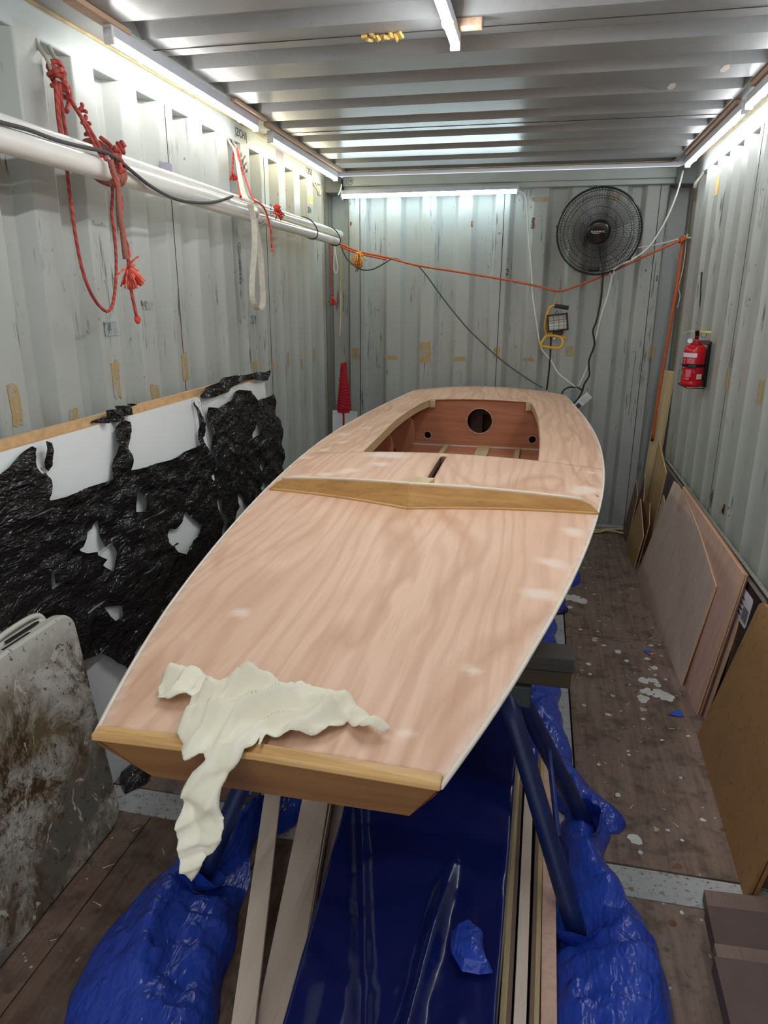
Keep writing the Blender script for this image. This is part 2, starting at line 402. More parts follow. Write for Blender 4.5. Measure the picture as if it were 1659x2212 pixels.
def smooth(pts, sub=6, closed=False):
    P = [Vector(p) for p in pts]; k = len(P); out = []
    for i in range(k if closed else k - 1):
        g = (lambda j: P[j % k]) if closed else (lambda j: P[max(0, min(k - 1, j))])
        p0, p1, p2, p3 = g(i - 1), g(i), g(i + 1), g(i + 2)
        for u in range(sub):
            t = u / sub
            out.append(0.5 * (2 * p1 + (p2 - p0) * t + (2 * p0 - 5 * p1 + 4 * p2 - p3) * t * t + (3 * p1 - p0 - 3 * p2 + p3) * t ** 3))
    if not closed: out.append(P[-1])
    return out

def inpoly(x, y, poly):
    poly = np.asarray(poly, float); r = np.zeros(x.shape, bool); n = len(poly)
    for i in range(n):
        x1, y1 = poly[i]; x2, y2 = poly[(i + 1) % n]
        if y1 == y2: continue
        c = ((y1 > y) != (y2 > y)) & (x < (x2 - x1) * (y - y1) / (y2 - y1) + x1); r ^= c
    return r

def edge_dist(x, y, polys):
    best = np.full(x.shape, 1e9); bx = x.copy(); by = y.copy()
    for poly in polys:
        poly = np.asarray(poly, float); n = len(poly)
        for i in range(n):
            a = poly[i]; d = poly[(i + 1) % n] - a; L = d @ d
            if L < 1e-12: continue
            t = np.clip(((x - a[0]) * d[0] + (y - a[1]) * d[1]) / L, 0, 1)
            px, py = a[0] + t * d[0], a[1] + t * d[1]; q = np.hypot(x - px, y - py); m = q < best
            best = np.where(m, q, best); bx = np.where(m, px, bx); by = np.where(m, py, by)
    return best, bx, by

def sheet(poly, holes, res, fn):
    """regular grid cut to an outline with holes, rim snapped to it; fn(u,v,dist) -> x,y,z arrays"""
    P = np.asarray(poly, float); lo = P.min(0) - res; hi = P.max(0) + res
    nu, nv = int((hi[0] - lo[0]) / res) + 2, int((hi[1] - lo[1]) / res) + 2
    U, V = np.meshgrid(lo[0] + np.arange(nu) * res, lo[1] + np.arange(nv) * res, indexing='ij')
    cu, cv = U[:-1, :-1] + res / 2, V[:-1, :-1] + res / 2
    keep = inpoly(cu, cv, P)
    for h in holes: keep &= ~inpoly(cu, cv, h)
    cnt = np.zeros(U.shape, int)
    for a in (0, 1):
        for b in (0, 1): cnt[a:nu - 1 + a, b:nv - 1 + b] += keep
    used = cnt > 0; rim = used & (cnt < 4)
    d, bx, by = edge_dist(U, V, [P] + list(holes))
    sn = rim & (d < res * 1.3); U = np.where(sn, bx, U); V = np.where(sn, by, V); d = np.where(sn, 0, d)
    idx = -np.ones(U.shape, int); idx[used] = np.arange(used.sum())
    X, Y, Z = fn(U[used], V[used], d[used])
    f = np.argwhere(keep)
    faces = [(idx[i, j], idx[i + 1, j], idx[i + 1, j + 1], idx[i, j + 1]) for i, j in f]
    mb = MB(); mb.v = list(map(tuple, np.stack([X, Y, Z], 1).tolist())); mb.f = [tuple(int(q) for q in t) for t in faces]
    return mb, U[used], V[used]

_rng = np.random.RandomState(11)
def folds(x, y, seed, n=7, f0=4.0, f1=14.0, warp=0.03):
    """sharp random creases, roughly -1..1"""
    r = np.random.RandomState(seed); z = np.zeros_like(x); tot = 0
    wx = warp * np.sin(x * 11 + r.rand() * 6) * np.cos(y * 9 + r.rand() * 6); wy = warp * np.cos(x * 8 + r.rand() * 6) * np.sin(y * 13 + r.rand() * 6)
    for i in range(n):
        a = r.rand() * math.pi; f = f0 + (f1 - f0) * i / max(1, n - 1); w = 1 / (1 + i * 0.6); p = r.rand()
        t = ((x + wx * (1 + i * .3)) * math.cos(a) + (y + wy * (1 + i * .3)) * math.sin(a)) * f + p + 0.25 * np.sin((x * math.sin(a) - y * math.cos(a)) * f * 0.8 + p * 9)
        z += w * (np.abs((t % 1) - 0.5) * 4 - 1); tot += w
    return z / tot * 1.7

# ------------------------------------------------------------------ object helpers
def base_of(par):
    b = Vector((0, 0, 0))
    while par is not None: b += Vector(par.location); par = par.parent
    return b
def obj(name, mb, mat, par=None, sm=False, bevel=0.0, label=None, kind=None, solid=0.0, loc=None):
    b = base_of(par) if par else Vector((0, 0, 0)); l = Vector(loc) if loc is not None else Vector((0, 0, 0))
    me = bpy.data.meshes.new(name); o = b + l
    me.from_pydata([(p[0] - o.x, p[1] - o.y, p[2] - o.z) for p in mb.v], [], mb.f)
    if sm: me.polygons.foreach_set('use_smooth', [True] * len(me.polygons))
    me.materials.append(M[mat]); me.update()
    ob = bpy.data.objects.new(name, me); COL.objects.link(ob); ob.parent = par; ob.location = l
    if bevel:
        m = ob.modifiers.new('bevel', 'BEVEL'); m.width = bevel; m.segments = 2; m.limit_method = 'ANGLE'
    if solid:
        m = ob.modifiers.new('solid', 'SOLIDIFY'); m.thickness = solid; m.offset = -1
    if label: ob['label'] = label
    if kind: ob['kind'] = kind
    return ob
def thing(name, label, cat, loc=(0, 0, 0), group=None):
    o = bpy.data.objects.new(name, None); COL.objects.link(o); o.location = loc; o.empty_display_size = 0.05
    o['label'] = label; o['category'] = cat
    if group: o['group'] = group
    return o
def one(name, mb, mat, label, cat, loc, group=None, **k):
    o = obj(name, mb, mat, None, loc=loc, **k); o['label'] = label; o['category'] = cat
    if group: o['group'] = group
    return o
def text(name, body, size, mat, par, origin, right, up, sub=None, align='CENTER', depth=0.0004):
    cu = bpy.data.curves.new(name, 'FONT'); cu.body = body; cu.size = size; cu.align_x = align; cu.align_y = 'CENTER'; cu.extrude = depth
    t = bpy.data.objects.new(name, cu); COL.objects.link(t)
    me = bpy.data.meshes.new_from_object(t.evaluated_get(bpy.context.evaluated_depsgraph_get()))
    COL.objects.unlink(t); bpy.data.objects.remove(t); me.name = name
    R = Vector(right).normalized(); Uv = Vector(up).normalized(); Uv = (Uv - R * R.dot(Uv)).normalized(); Nn = R.cross(Uv)
    b = Vector(origin) - base_of(par)
    for v in me.vertices: v.co = b + R * v.co.x + Uv * v.co.y + Nn * v.co.z
    me.materials.clear(); me.materials.append(M[mat]); me.update()
    ob = bpy.data.objects.new(name, me); COL.objects.link(ob); ob.parent = par
    return ob

# ------------------------------------------------------------------ measured world coordinates (metres)
BLACK_POLY = [(1.5638,1.126),(1.6795,1.172),(1.6913,1.1537),(1.6966,1.1191),(1.7281,1.0639),(1.7054,1.0073),(1.7144,1.0034),(1.8628,0.9966),(2.0137,0.995),(2.0314,1.0192),(2.0935,1.1672),(2.1275,1.171),(2.1552,1.1601),(2.1577,1.0902),(2.1338,1.0673),(2.1302,0.9962),(2.179,0.9915),(2.3714,0.9758),(2.4912,0.9776),(2.6398,0.9855),(2.6642,1.0975),(2.6523,1.1547),(2.6767,1.1685),(2.6973,1.1542),(2.7112,1.0862),(2.7028,0.9691),(2.7367,0.9198),(2.7595,0.8428),(2.7736,0.8437),(2.7612,0.9575),(2.7547,1.0872),(2.7568,1.1244),(2.8548,1.1062),(2.9475,1.1137),(3.0403,1.1393),(3.1134,1.1561),(3.2181,1.1368),(3.2896,1.0823),(3.4177,1.077),(3.5126,1.0889),(3.5345,1.0715),(3.5516,0.9652),(3.626,0.9281),(3.5898,0.878),(3.6012,0.7677),(3.5601,0.6515),(3.52,0.55),(3.47,0.3),(3.3,0.36),(3.1,0.28),(2.1607,0.3142),(2.0388,0.398),(1.9522,0.3881),(1.9063,0.3292),(1.8859,0.374),(1.7955,0.4698),(1.6743,0.5016),(1.5,0.3),(1.1,0.35),(1.05,0.9)]
BLACK_HOLES = [[(2.1206,0.9109),(2.1409,0.9196),(2.1639,0.8992),(2.1765,0.8793),(2.171,0.8351),(2.1233,0.8471)],[(1.78,0.8289),(1.8069,0.8267),(1.8179,0.845),(1.8392,0.8599),(1.8813,0.8648),(1.9056,0.8872),(1.9159,0.8499),(1.9049,0.8231),(1.9079,0.7914),(1.9575,0.7898),(1.9648,0.7597),(1.9448,0.6916),(1.9026,0.7314),(1.9134,0.7469),(1.8733,0.7769),(1.871,0.7892),(1.8272,0.7992)],[(1.6486,0.8119),(1.6565,0.8105),(1.6614,0.7631),(1.71,0.7631),(1.657,0.748),(1.6489,0.7542)],[(1.8587,0.6023),(1.9513,0.5673),(1.9416,0.5345),(1.8901,0.5379),(1.874,0.5695)],[(1.6279,1.0213),(1.641,1.0273),(1.6443,1.015)],[(1.9347,0.8725),(1.9622,0.8814),(1.9623,0.8667)],[(1.6909,0.8465),(1.7199,0.8413),(1.6958,0.8289)],[(2.0661,0.7534),(2.0866,0.7414),(2.0721,0.7332)],[(2.0258,0.7413),(2.0477,0.7454),(2.0489,0.7331)],[(1.5537,0.8626),(1.5742,0.8687),(1.5693,0.86)],[(2.339,0.9262),(2.3659,0.9328),(2.3768,0.918)],[(1.6884,1.1687),(1.7073,1.1636),(1.6966,1.1109),(1.703,1.0957),(1.7238,1.0932),(1.7242,1.0848),(1.6925,1.0874),(1.686,1.1133)],[(1.5223,0.9845),(1.6299,0.9816),(1.7203,0.981),(1.7141,0.9766),(1.6244,0.9784),(1.521,0.9802)],[(1.9606,0.8005),(2.1222,0.8063),(2.1207,0.8014),(1.962,0.7941)],[(2.1586,0.8054),(2.3412,0.8049),(2.342,0.7989),(2.1606,0.7997)],[(2.0739,0.6288),(2.2706,0.6354),(2.2732,0.63),(2.079,0.6217)],[(1.7648,0.6252),(1.8895,0.6226),(1.8808,0.6144),(1.7688,0.6195)],[(2.4125,0.7246),(2.4378,0.7412),(2.4704,0.7455),(2.5236,0.6939),(2.5727,0.6567),(2.5559,0.651),(2.4842,0.6091),(2.4001,0.5885),(2.3417,0.62),(2.3243,0.6503),(2.3822,0.6441),(2.3518,0.6545),(2.3068,0.6564),(2.2825,0.6816),(2.3257,0.7212),(2.3725,0.7027)],[(3.2675,1.0352),(3.2799,0.9661),(3.2824,0.9105),(3.213,0.9031),(3.2387,0.973)],[(2.9275,0.9018),(2.9555,0.9196),(2.9853,0.9263),(2.9926,0.8705),(2.9501,0.8854)],[(3.2647,0.8003),(3.3082,0.736),(3.2587,0.7221)],[(3.2746,0.699),(3.3117,0.6284),(3.2621,0.6169),(3.2338,0.6442)],[(2.7384,0.7314),(2.7745,0.71),(2.7768,0.5328),(2.7547,0.5382)],[(2.9307,0.6585),(2.9778,0.6884),(3.0172,0.655),(3.0457,0.5798),(3.0213,0.5659),(2.9034,0.5646)],[(3.1325,0.6812),(3.1868,0.6651),(3.1369,0.605),(3.1264,0.6423)],[(2.5946,0.8661),(2.6431,0.8714),(2.6497,0.8357)],[(2.732,0.8087),(2.7567,0.7798),(2.7389,0.7617)],[(3.0219,0.7896),(3.0611,0.7886),(3.0497,0.7666),(3.0255,0.7683)],[(2.8524,0.7981),(2.8703,0.8288),(2.8867,0.7929)]]
JOINT = [(2.7584,1.1596),(2.791,0.5095)]
STRIP = [(2.7011,1.1671),(2.7595,1.1633)]
RAG_DECK = [(-0.2372,0.8578),(-0.2509,0.8904),(-0.2464,0.9057),(-0.258,0.9298),(-0.2396,0.9388),(-0.2094,0.9377),(-0.1743,0.919),(-0.1589,0.9271),(-0.1206,0.934),(-0.1009,0.9402),(-0.0751,0.9385),(-0.0454,0.9253),(-0.0277,0.9183),(-0.021,0.9253),(-0.0084,0.9145),(0.0104,0.9313),(0.0371,0.922),(0.072,0.9011),(0.112,0.8636),(0.1316,0.855),(0.1232,0.844),(0.0991,0.8377),(0.0766,0.851),(0.0652,0.8625),(0.0505,0.8268),(0.0141,0.8045),(-0.0262,0.7955),(-0.0272,0.7944)]
RAG_DECK_LEFT = [(-0.1611,0.7818),(-0.1571,0.7987),(-0.1821,0.8649),(-0.2057,0.8569),(-0.2262,0.8603)]
RAG_HANG = [(-0.0353,0.9987),(-0.0483,0.978),(-0.0657,0.9548),(-0.0711,0.9332),(-0.0693,0.8974),(-0.0713,0.8755),(-0.0674,0.8995),(-0.0762,0.8592),(-0.0848,0.8338),(-0.0973,0.8169),(-0.111,0.7946),(-0.1277,0.7747),(-0.1321,0.8001),(-0.1367,0.8317),(-0.1445,0.8502),(-0.1456,0.8698),(-0.1328,0.8955),(-0.1259,0.9197),(-0.1167,0.9477),(-0.098,0.9693),(-0.1026,0.965),(-0.1102,0.9717),(-0.133,0.9601),(-0.1416,0.972)]
GRAY_CORD = [(-1.0567,4.9,1.9183),(-1.009,4.9,1.8234),(-0.9282,4.9,1.7636),(-0.8473,4.9,1.7544),(-0.767,4.9,1.7867),(-0.6877,4.9,1.8274),(-0.6242,4.9,1.8066),(-0.561,4.9,1.7916),(-0.5136,4.9,1.7739),(-0.4495,4.9,1.7034),(-0.3686,4.9,1.6001),(-0.2549,4.9,1.4665),(-0.1411,4.9,1.3472),(0.0531,4.9,1.1829),(0.2139,4.9,1.0728),(0.3478,4.9,0.9961)]
ORANGE = [(-1.0511,4.88,1.9198),(-0.9225,4.88,1.8718),(-0.7311,4.88,1.8325),(-0.526,4.88,1.7819),(-0.2161,4.88,1.7345),(0.0876,4.88,1.6852),(0.2673,4.88,1.651),(0.4069,4.88,1.6199),(0.5283,4.88,1.657),(0.666,4.88,1.7103),(0.9051,4.88,1.8248),(1.131,4.88,1.93)]
ORANGE_TAIL = [(1.1343,4.9,1.9315),(1.128,4.9,1.8514),(1.1253,4.9,1.647),(1.1154,4.9,1.451),(1.1035,4.9,1.1911),(1.0912,4.9,0.922),(1.086,4.9,0.6812)]
WHITE1 = [(0.1143,4.9,2.2218),(0.1497,4.9,2.2076),(0.1707,4.9,2.1479),(0.1898,4.9,1.9837),(0.2246,4.9,1.7597),(0.2447,4.9,1.5878),(0.2752,4.9,1.4421),(0.3051,4.9,1.3089),(0.3307,4.9,1.2433),(0.3893,4.9,1.1811),(0.4405,4.9,1.1003),(0.5046,4.9,1.05),(0.578,4.9,0.9969)]
WHITE2 = [(1.0667,4.8,2.2986),(1.051,4.8,2.1941),(1.0203,4.8,2.0805),(0.973,4.8,1.965),(0.9165,4.8,1.8736),(0.842,4.8,1.8129),(0.7772,4.8,1.781),(0.723,4.8,1.746)]
WHITE3 = [(0.7277,4.86,1.7234),(0.7095,4.86,1.5896),(0.6771,4.86,1.4474),(0.6585,4.86,1.3022),(0.6279,4.86,1.1539),(0.5804,4.86,1.017)]
FANCORD = [(0.6697,4.84,1.7284),(0.6715,4.84,1.6174),(0.6663,4.84,1.5189),(0.6541,4.84,1.4333),(0.6392,4.84,1.3756),(0.6555,4.84,1.2887),(0.6298,4.84,1.1853),(0.6405,4.84,1.0963),(0.6134,4.84,1.0354),(0.6054,4.84,0.9897)]
FANLOOP = [(0.6091,4.9,0.9825),(0.5834,4.9,1.0032),(0.529,4.9,1.0077),(0.4885,4.9,0.9849),(0.4765,4.9,0.9442),(0.4945,4.9,0.9075),(0.5389,4.9,0.8841),(0.5836,4.9,0.9292),(0.6091,4.9,0.9825)]
WLCORD = [(0.3785,4.9,1.331),(0.3824,4.9,1.2353),(0.3821,4.9,1.114),(0.3761,4.9,0.9845)]
STRING_POST = [(1.1303,4.88,1.9353),(0.979,4.88,1.897),(0.8719,4.88,1.8792),(0.7644,4.88,1.853)]
STRING_HANG = [(1.1488,4.92,1.9302),(1.1529,4.92,1.8524),(1.1499,4.92,1.7437),(1.1397,4.92,1.6473),(1.1546,4.92,1.5917),(1.1464,4.92,1.5216)]
TUBE_CORD_LEFT = [(-1.0365,4.88,2.2883),(-1.0465,4.88,2.2493),(-1.0628,4.88,2.2216)]
WHITEROPE = [(-1.0769,4.88,1.9259),(-1.0514,4.88,1.8964),(-1.0459,4.88,1.8226),(-1.0524,4.88,1.5823),(-1.0582,4.88,1.3973),(-1.0661,4.88,1.3094)]
WHITELOOP = [(-1.0931,4.88,1.9261),(-1.0785,4.88,1.8228),(-1.0696,4.88,1.7633),(-1.0831,4.88,1.7334),(-1.0991,4.88,1.7634),(-1.0946,4.88,1.8377),(-1.0868,4.88,1.9172)]
REDCORD_POST = [(-1.1168,4.86,1.9103),(-1.1086,4.86,1.822),(-1.1173,4.86,1.7029),(-1.1062,4.86,1.582)]
RED_A = [(-1.1,2.0436,2.152),(-1.1,2.0367,2.0969),(-1.1,2.0331,2.0482),(-1.1,2.0402,1.9885),(-1.1,2.0411,1.939),(-1.1,2.041,1.8504),(-1.1,2.047,1.7337),(-1.1,2.0635,1.6402),(-1.1,2.0984,1.5713),(-1.1,2.1462,1.5308),(-1.1,2.1795,1.526),(-1.1,2.2081,1.5494),(-1.1,2.237,1.6165),(-1.1,2.2536,1.6907),(-1.1,2.2591,1.778),(-1.1,2.2536,1.8345),(-1.1,2.2699,1.8926),(-1.1,2.2752,1.9491)]
RED_B = [(-1.1,2.0353,2.1616),(-1.1,2.0283,2.1069),(-1.1,2.0269,2.0589),(-1.1,2.0297,2.0208)]
RED_C = [(-1.1,2.0514,2.1598),(-1.1,2.0524,2.1125),(-1.1,2.0533,2.0645),(-1.1,2.0578,2.0226)]
RED_D = [(-1.11,2.0841,2.1806),(-1.09,2.0717,2.1406),(-1.07,2.0572,2.1123),(-1.03,2.0342,2.0671),(-0.99,2.0206,2.0173),(-0.965,2.0091,1.9782),(-0.94,1.9986,1.9455)]
RED_E = [(-1.11,2.0908,2.1823),(-1.08,2.0646,2.1324),(-1.06,2.0578,2.1),(-1.0,2.0054,2.0325),(-0.965,1.9872,1.9802),(-0.945,1.9848,1.9517)]
RED_F = [(-0.93,2.0014,1.9457),(-0.93,2.0099,1.9168),(-0.93,2.0271,1.8825),(-0.93,2.0249,1.8448),(-0.93,2.0227,1.7941),(-0.93,2.0304,1.7565),(-0.93,2.0307,1.7177),(-0.93,2.0335,1.6786)]
RED_G = [(-0.93,2.0111,1.9109),(-0.93,2.0185,1.8875),(-0.93,2.0398,1.8466),(-0.93,2.0326,1.8079),(-0.93,2.0292,1.75),(-0.93,2.0485,1.7189),(-0.93,2.0463,1.6793),(-0.93,2.0416,1.6258),(-0.93,2.0471,1.5854),(-0.93,2.0554,1.5443),(-0.93,2.0665,1.5025)]
KNOT1 = [(-0.97,2.0515,1.9554),(-0.93,2.0111,1.9109),(-1.0,2.1234,1.9876),(-1.13,2.0806,2.2045),(-1.12,2.0844,2.1871)]
TASSEL1 = [(-0.93,2.0426,1.6592),(-0.93,2.0675,1.64),(-0.93,2.0535,1.6058)]
DARK_CORD = [(-0.956,1.4731,1.9546),(-0.956,1.5986,1.9578),(-0.956,1.6937,1.9616),(-0.955,1.7969,1.9588),(-0.95,1.9079,1.9616),(-0.94,1.9797,1.9649),(-0.935,2.0397,1.9584),(-0.94,2.1301,1.9358),(-0.946,2.2579,1.9082),(-0.946,2.4081,1.8923),(-0.946,2.5832,1.9014),(-0.95,2.7522,1.9265),(-0.962,2.9241,1.9666)]
STRAP_UP = [(-1.12,3.3332,2.2284),(-1.1,3.3161,2.173),(-1.06,3.2439,2.0934),(-1.0,3.1284,2.01),(-0.95,3.0401,1.9702)]
STRAP_LOOP = [(-0.92,3.0052,1.9473),(-0.92,3.038,1.8874),(-0.92,3.0377,1.8042),(-0.92,3.0177,1.7281),(-0.92,2.9924,1.6517),(-0.92,2.9826,1.5755),(-0.92,3.0184,1.527),(-0.92,3.0662,1.5205),(-0.92,3.1038,1.556),(-0.92,3.1047,1.6548),(-0.92,3.0947,1.7512),(-0.92,3.0718,1.8255),(-0.92,3.0484,1.8884)]
STRAP_TAIL = [(-1.16,3.3996,1.9371),(-1.16,3.4128,1.8342),(-1.16,3.4293,1.7502),(-1.16,3.4403,1.6642),(-1.16,3.4458,1.5763),(-1.16,3.4549,1.4687)]
RED2 = [(-1.12,3.3593,2.2293),(-1.1,3.32,2.164),(-1.06,3.2308,2.0725),(-1.0,3.1003,1.9879)]
RED2B = [(-1.12,3.3706,2.2352),(-1.1,3.3578,2.1703),(-1.05,3.2828,2.0894),(-0.98,3.1677,2.0053),(-0.94,3.1077,1.969)]
RED2C = [(-0.94,3.1077,1.969),(-0.93,3.146,1.9641),(-0.93,3.1988,1.9474),(-0.93,3.2394,1.9073),(-0.93,3.2629,1.8604),(-0.93,3.2666,1.791)]
RED2D = [(-1.13,3.3546,2.2191),(-1.13,3.3371,2.1678),(-1.13,3.3257,2.1232)]
STAIN_LEFT = [(1.787,1.265,0.042,0.118),(2.315,1.283,0.047,0.13),(2.6,1.207,0.058,0.064),(2.852,1.286,0.051,0.117),(2.053,1.197,0.043,0.045),(3.379,1.189,0.046,0.032),(3.678,1.214,0.054,0.059),(3.92,1.193,0.045,0.042),(4.172,1.213,0.042,0.083),(4.42,1.164,0.047,0.064),(4.672,1.205,0.052,0.086),(4.581,2.164,0.085,0.049)]
STAIN_BACK = [(-0.985,1.184,0.055,0.085),(-0.723,1.163,0.091,0.029),(-0.482,1.21,0.079,0.141),(-0.235,1.167,0.084,0.029),(0.02,1.214,0.044,0.075),(0.242,1.172,0.069,0.022),(0.509,1.23,0.052,0.073),(1.033,1.234,0.041,0.072),(0.259,2.187,0.111,0.028),(0.717,2.191,0.062,0.048)]
RUST_BACK = [(0.213,2.044,0.024,0.07),(-0.184,2.047,0.015,0.04),(-1.015,2.06,0.013,0.024),(1.165,0.939,0.018,0.037),(0.73,2.055,0.014,0.055)]
STAIN_RIGHT = [(3.522,1.221,0.065,0.091),(2.999,1.222,0.058,0.101),(4.453,2.145,0.221,0.086)]
RUST_RIGHT = [(3.458,0.652,0.074,0.09),(3.176,0.668,0.041,0.043),(3.294,0.654,0.044,0.03)]
MARKS_LEFT = [(2.313,1.462,0.052,0.047),(2.33,1.807,0.045,0.012),(3.661,1.459,0.052,0.043),(2.579,1.539,0.048,0.031)]
EXT_CORD1 = [(0.6179,4.8977,0.012),(0.7915,4.8954,0.012),(0.9161,4.8928,0.012),(1.0393,4.8902,0.012)]
EXT_CORD2 = [(0.8343,4.8428,0.012),(0.8862,4.9068,0.012),(0.9725,4.9906,0.012),(1.0635,5.0442,0.012)]

# ------------------------------------------------------------------ the container: floor, walls, roof
Y0, Y1 = -0.95, 5.03
fl = obj('floor', MB().span((-1.2, Y0, -0.06), (1.2, 5.12, -0.012)), 'subfloor', kind='structure')
def fpart(name, a, b, mat, kind=None):
    return obj(name, MB().span((a[0], a[1], -0.012), (b[0], b[1], b[2] if len(b) > 2 else 0.0)), mat, fl, bevel=0.0015, kind=kind)
g = 0.003
for a, b in (((0.528, 1.765), (1.18, 3.245)), ((0.528, 3.25), (1.18, 5.06)), ((0.37, Y0), (1.18, 1.645)),
             ((-1.18, 1.765), (-0.5, 3.245)), ((-1.18, 3.25), (-0.5, 5.06)), ((-0.36, 1.765), (0.375, 3.4)), ((-0.36, 3.405), (0.375, 5.06))):
    fpart('plywood_sheet', a, b, 'floor')
x = -1.18
for w in (0.20, 0.19, 0.19, 0.20, 0.19, 0.19, 0.19, 0.19):
    fpart('floor_plank', (x, Y0), (x + w - 0.004, 1.645), 'floor_plank'); x += w
fpart('steel_strip', (-1.18, 1.65), (1.18, 1.76, -0.002), 'strip')
fpart('steel_strip', (0.38, 1.765), (0.522, 5.06, -0.003), 'strip')
fpart('steel_strip', (-0.495, 1.765), (-0.365, 5.06, -0.003), 'strip')
def blot(cx, cy, r, n=11, sx=1.0, sy=1.0, seed=0):
    rr = random.Random(seed); p = []
    for i in range(n):
        a = 2 * math.pi * i / n; q = r * (0.65 + 0.6 * rr.random()); p.append((cx + q * math.cos(a) * sx, cy + q * math.sin(a) * sy, 0.0002 + 0.0009 * rr.random() * 0 + (seed % 17) * 0.00008))
    return p
mb = MB(); mb2 = MB(); rr = random.Random(5)
def spl(m, *a, **k): m.prism(blot(*a, **k), (0, 0, 0.0012))
spl(mb, 0.575, 3.69, 0.040, 14, 1.2, 1.2, seed=1); spl(mb, 0.615, 3.66, 0.032, 12, 1.2, 1.3, seed=5); spl(mb, 0.56, 3.56, 0.016, seed=2)
for i in range(16):
    spl(mb, 0.86 + rr.gauss(0, 0.035), 2.76 + rr.gauss(0, 0.045), 0.012 + 0.016 * rr.random(), seed=20 + i)
for px, py, r in ((0.70, 3.15, .012), (0.76, 3.10, .02), (0.79, 3.02, .016), (0.92, 3.2, .013), (0.885, 3.06, .018), (0.90, 2.98, .02), (0.62, 2.95, .016), (0.62, 2.86, .012),
                  (0.67, 2.55, .014), (0.72, 2.30, .009), (0.80, 2.55, .010), (0.6, 3.3, .012), (0.85, 2.42, .009), (0.69, 1.87, .026), (0.70, 1.82, .010), (0.66, 2.07, .012), (0.78, 1.62, .007), (0.61, 2.22, .009), (0.83, 1.9, .007)):
    spl(mb, px, py, r * .8, seed=int(px * 1000 + py * 77))
for i in range(45):
    spl(mb if i % 3 else mb2, 0.55 + 0.42 * rr.random(), 1.9 + 2.9 * rr.random(), 0.003 + 0.006 * rr.random(), 7, seed=200 + i)
for px, py, r in ((0.66, 3.20, .014), (0.665, 3.22, .012), (0.81, 2.62, .014), (0.70, 2.7, .01), (0.58, 2.6, .012), (0.76, 1.93, .01), (0.95, 3.1, .01)):
    spl(mb2, px, py, r, seed=int(px * 700 + py * 31))
obj('paint_drips', mb, 'paint_spot', fl, kind='stuff'); obj('glue_drips', mb2, 'tan_spot', fl, kind='stuff')
mb = MB()
for i in range(60):                                     # splinters and shavings
    px, py = (0.55 + 0.42 * rr.random(), 1.2 + 3.5 * rr.random()) if i % 3 else (-0.85 + 0.35 * rr.random(), 0.9 + 0.9 * rr.random())
    a = rr.random() * 3.14; L = 0.01 + 0.025 * rr.random(); d = Vector((math.cos(a), math.sin(a), 0)); n_ = Vector((-d.y, d.x, 0)) * 0.0012
    p = Vector((px, py, 0.0003)); mb.prism([p - d * L / 2 - n_, p + d * L / 2 - n_ * .2, p + d * L / 2 + n_ * .2, p - d * L / 2 + n_], (0, 0, .001))
obj('wood_splinters', mb, 'plank_pale', fl, kind='stuff')
mb = MB()
for px, py in ((0.80, 1.79), (1.0, 1.79), (0.58, 1.62), (0.75, 1.58), (0.88, 1.50), (0.72, 1.25), (-0.74, 1.80), (-0.92, 1.60), (-0.60, 1.60), (0.60, 3.22), (0.9, 3.22), (0.6, 3.28)):
    mb.lathe([(0.0, 0.0), (0.009, 0.0004), (0.011, 0.0010), (0.006, 0.0012)], (px, py, 0), n=10)
obj('floor_screws', mb, 'ply_dark_edge', fl, kind='stuff')

ZT = 2.31
def side_profile(s, shift):
    pts = []
    e = 2.085 + shift - 0.259 * 12
    while e < 4.80:
        for dy, dx in ((-0.115, 0), (0.0, 0), (0.034, 0.052), (0.110, 0.052)):
            y = e + dy
            if Y0 < y < 4.90: pts.append((s * (1.17 + dx), y))
        e += 0.259
    return [(s * 1.222, Y0)] + pts + [(s * 1.17, 4.85), (s * 1.17, 4.93)]
def extrude_wall(pts, z0=-0.01, z1=ZT, flip=False, nz=1):
    m = MB(); n = len(pts)
    m.v = [(p[0], p[1], z0) for p in pts] + [(p[0], p[1], z1) for p in pts]
    m.f = [(i, i + 1, n + i + 1, n + i) if not flip else (i + 1, i, n + i, n + i + 1) for i in range(n - 1)]
    return m
def walls(side, s, shift):
    w = obj('wall_' + side, extrude_wall(side_profile(s, shift), flip=(s > 0)), 'wall', kind='structure')
    md = w.modifiers.new('bevel', 'BEVEL'); md.width = 0.005; md.segments = 2; md.limit_method = 'ANGLE'; md.angle_limit = 0.4
    return w
wl = walls('left', -1, 0.0); wr = walls('right', 1, -0.035)
# back wall: recess - plate - corrugation - plate - recess
bp = [(-1.175, 5.10), (-1.035, 5.10), (-1.03, Y1)]
x = -1.03
bp += [(-0.910, Y1), (-0.884, 5.074), (-0.790, 5.074), (-0.764, Y1), (-0.666, Y1), (-0.638, 5.074)]
x = -0.545
while x < 0.83:
    bp += [(x, 5.074), (x + 0.026, Y1), (x + 0.118, Y1), (x + 0.152, 5.074)]; x += 0.243
bp += [(0.880, 5.074), (0.905, Y1), (1.035, Y1), (1.04, 5.10), (1.175, 5.10)]
wb = obj('wall_back', extrude_wall(bp), 'wall_far', kind='structure')
md = wb.modifiers.new('bevel', 'BEVEL'); md.width = 0.006; md.segments = 2; md.limit_method = 'ANGLE'; md.angle_limit = 0.3
for s, nm in ((-1, 'left'), (1, 'right')):
    pb = obj('trim_' + ('1' if s < 0 else '2'), MB().span((s * 1.165, 4.925, 0), (s * 1.25, 5.14, 2.33)), 'post', kind='structure', bevel=0.004)
    obj('weld_seam', MB().span((s * 1.163, 4.905, 0), (s * 1.169, 4.917, 2.28)), 'seam', pb)
    obj('weld_seam', MB().span((s * 1.160, 4.988, 0), (s * 1.168, 4.997, 2.26)), 'seam', pb)
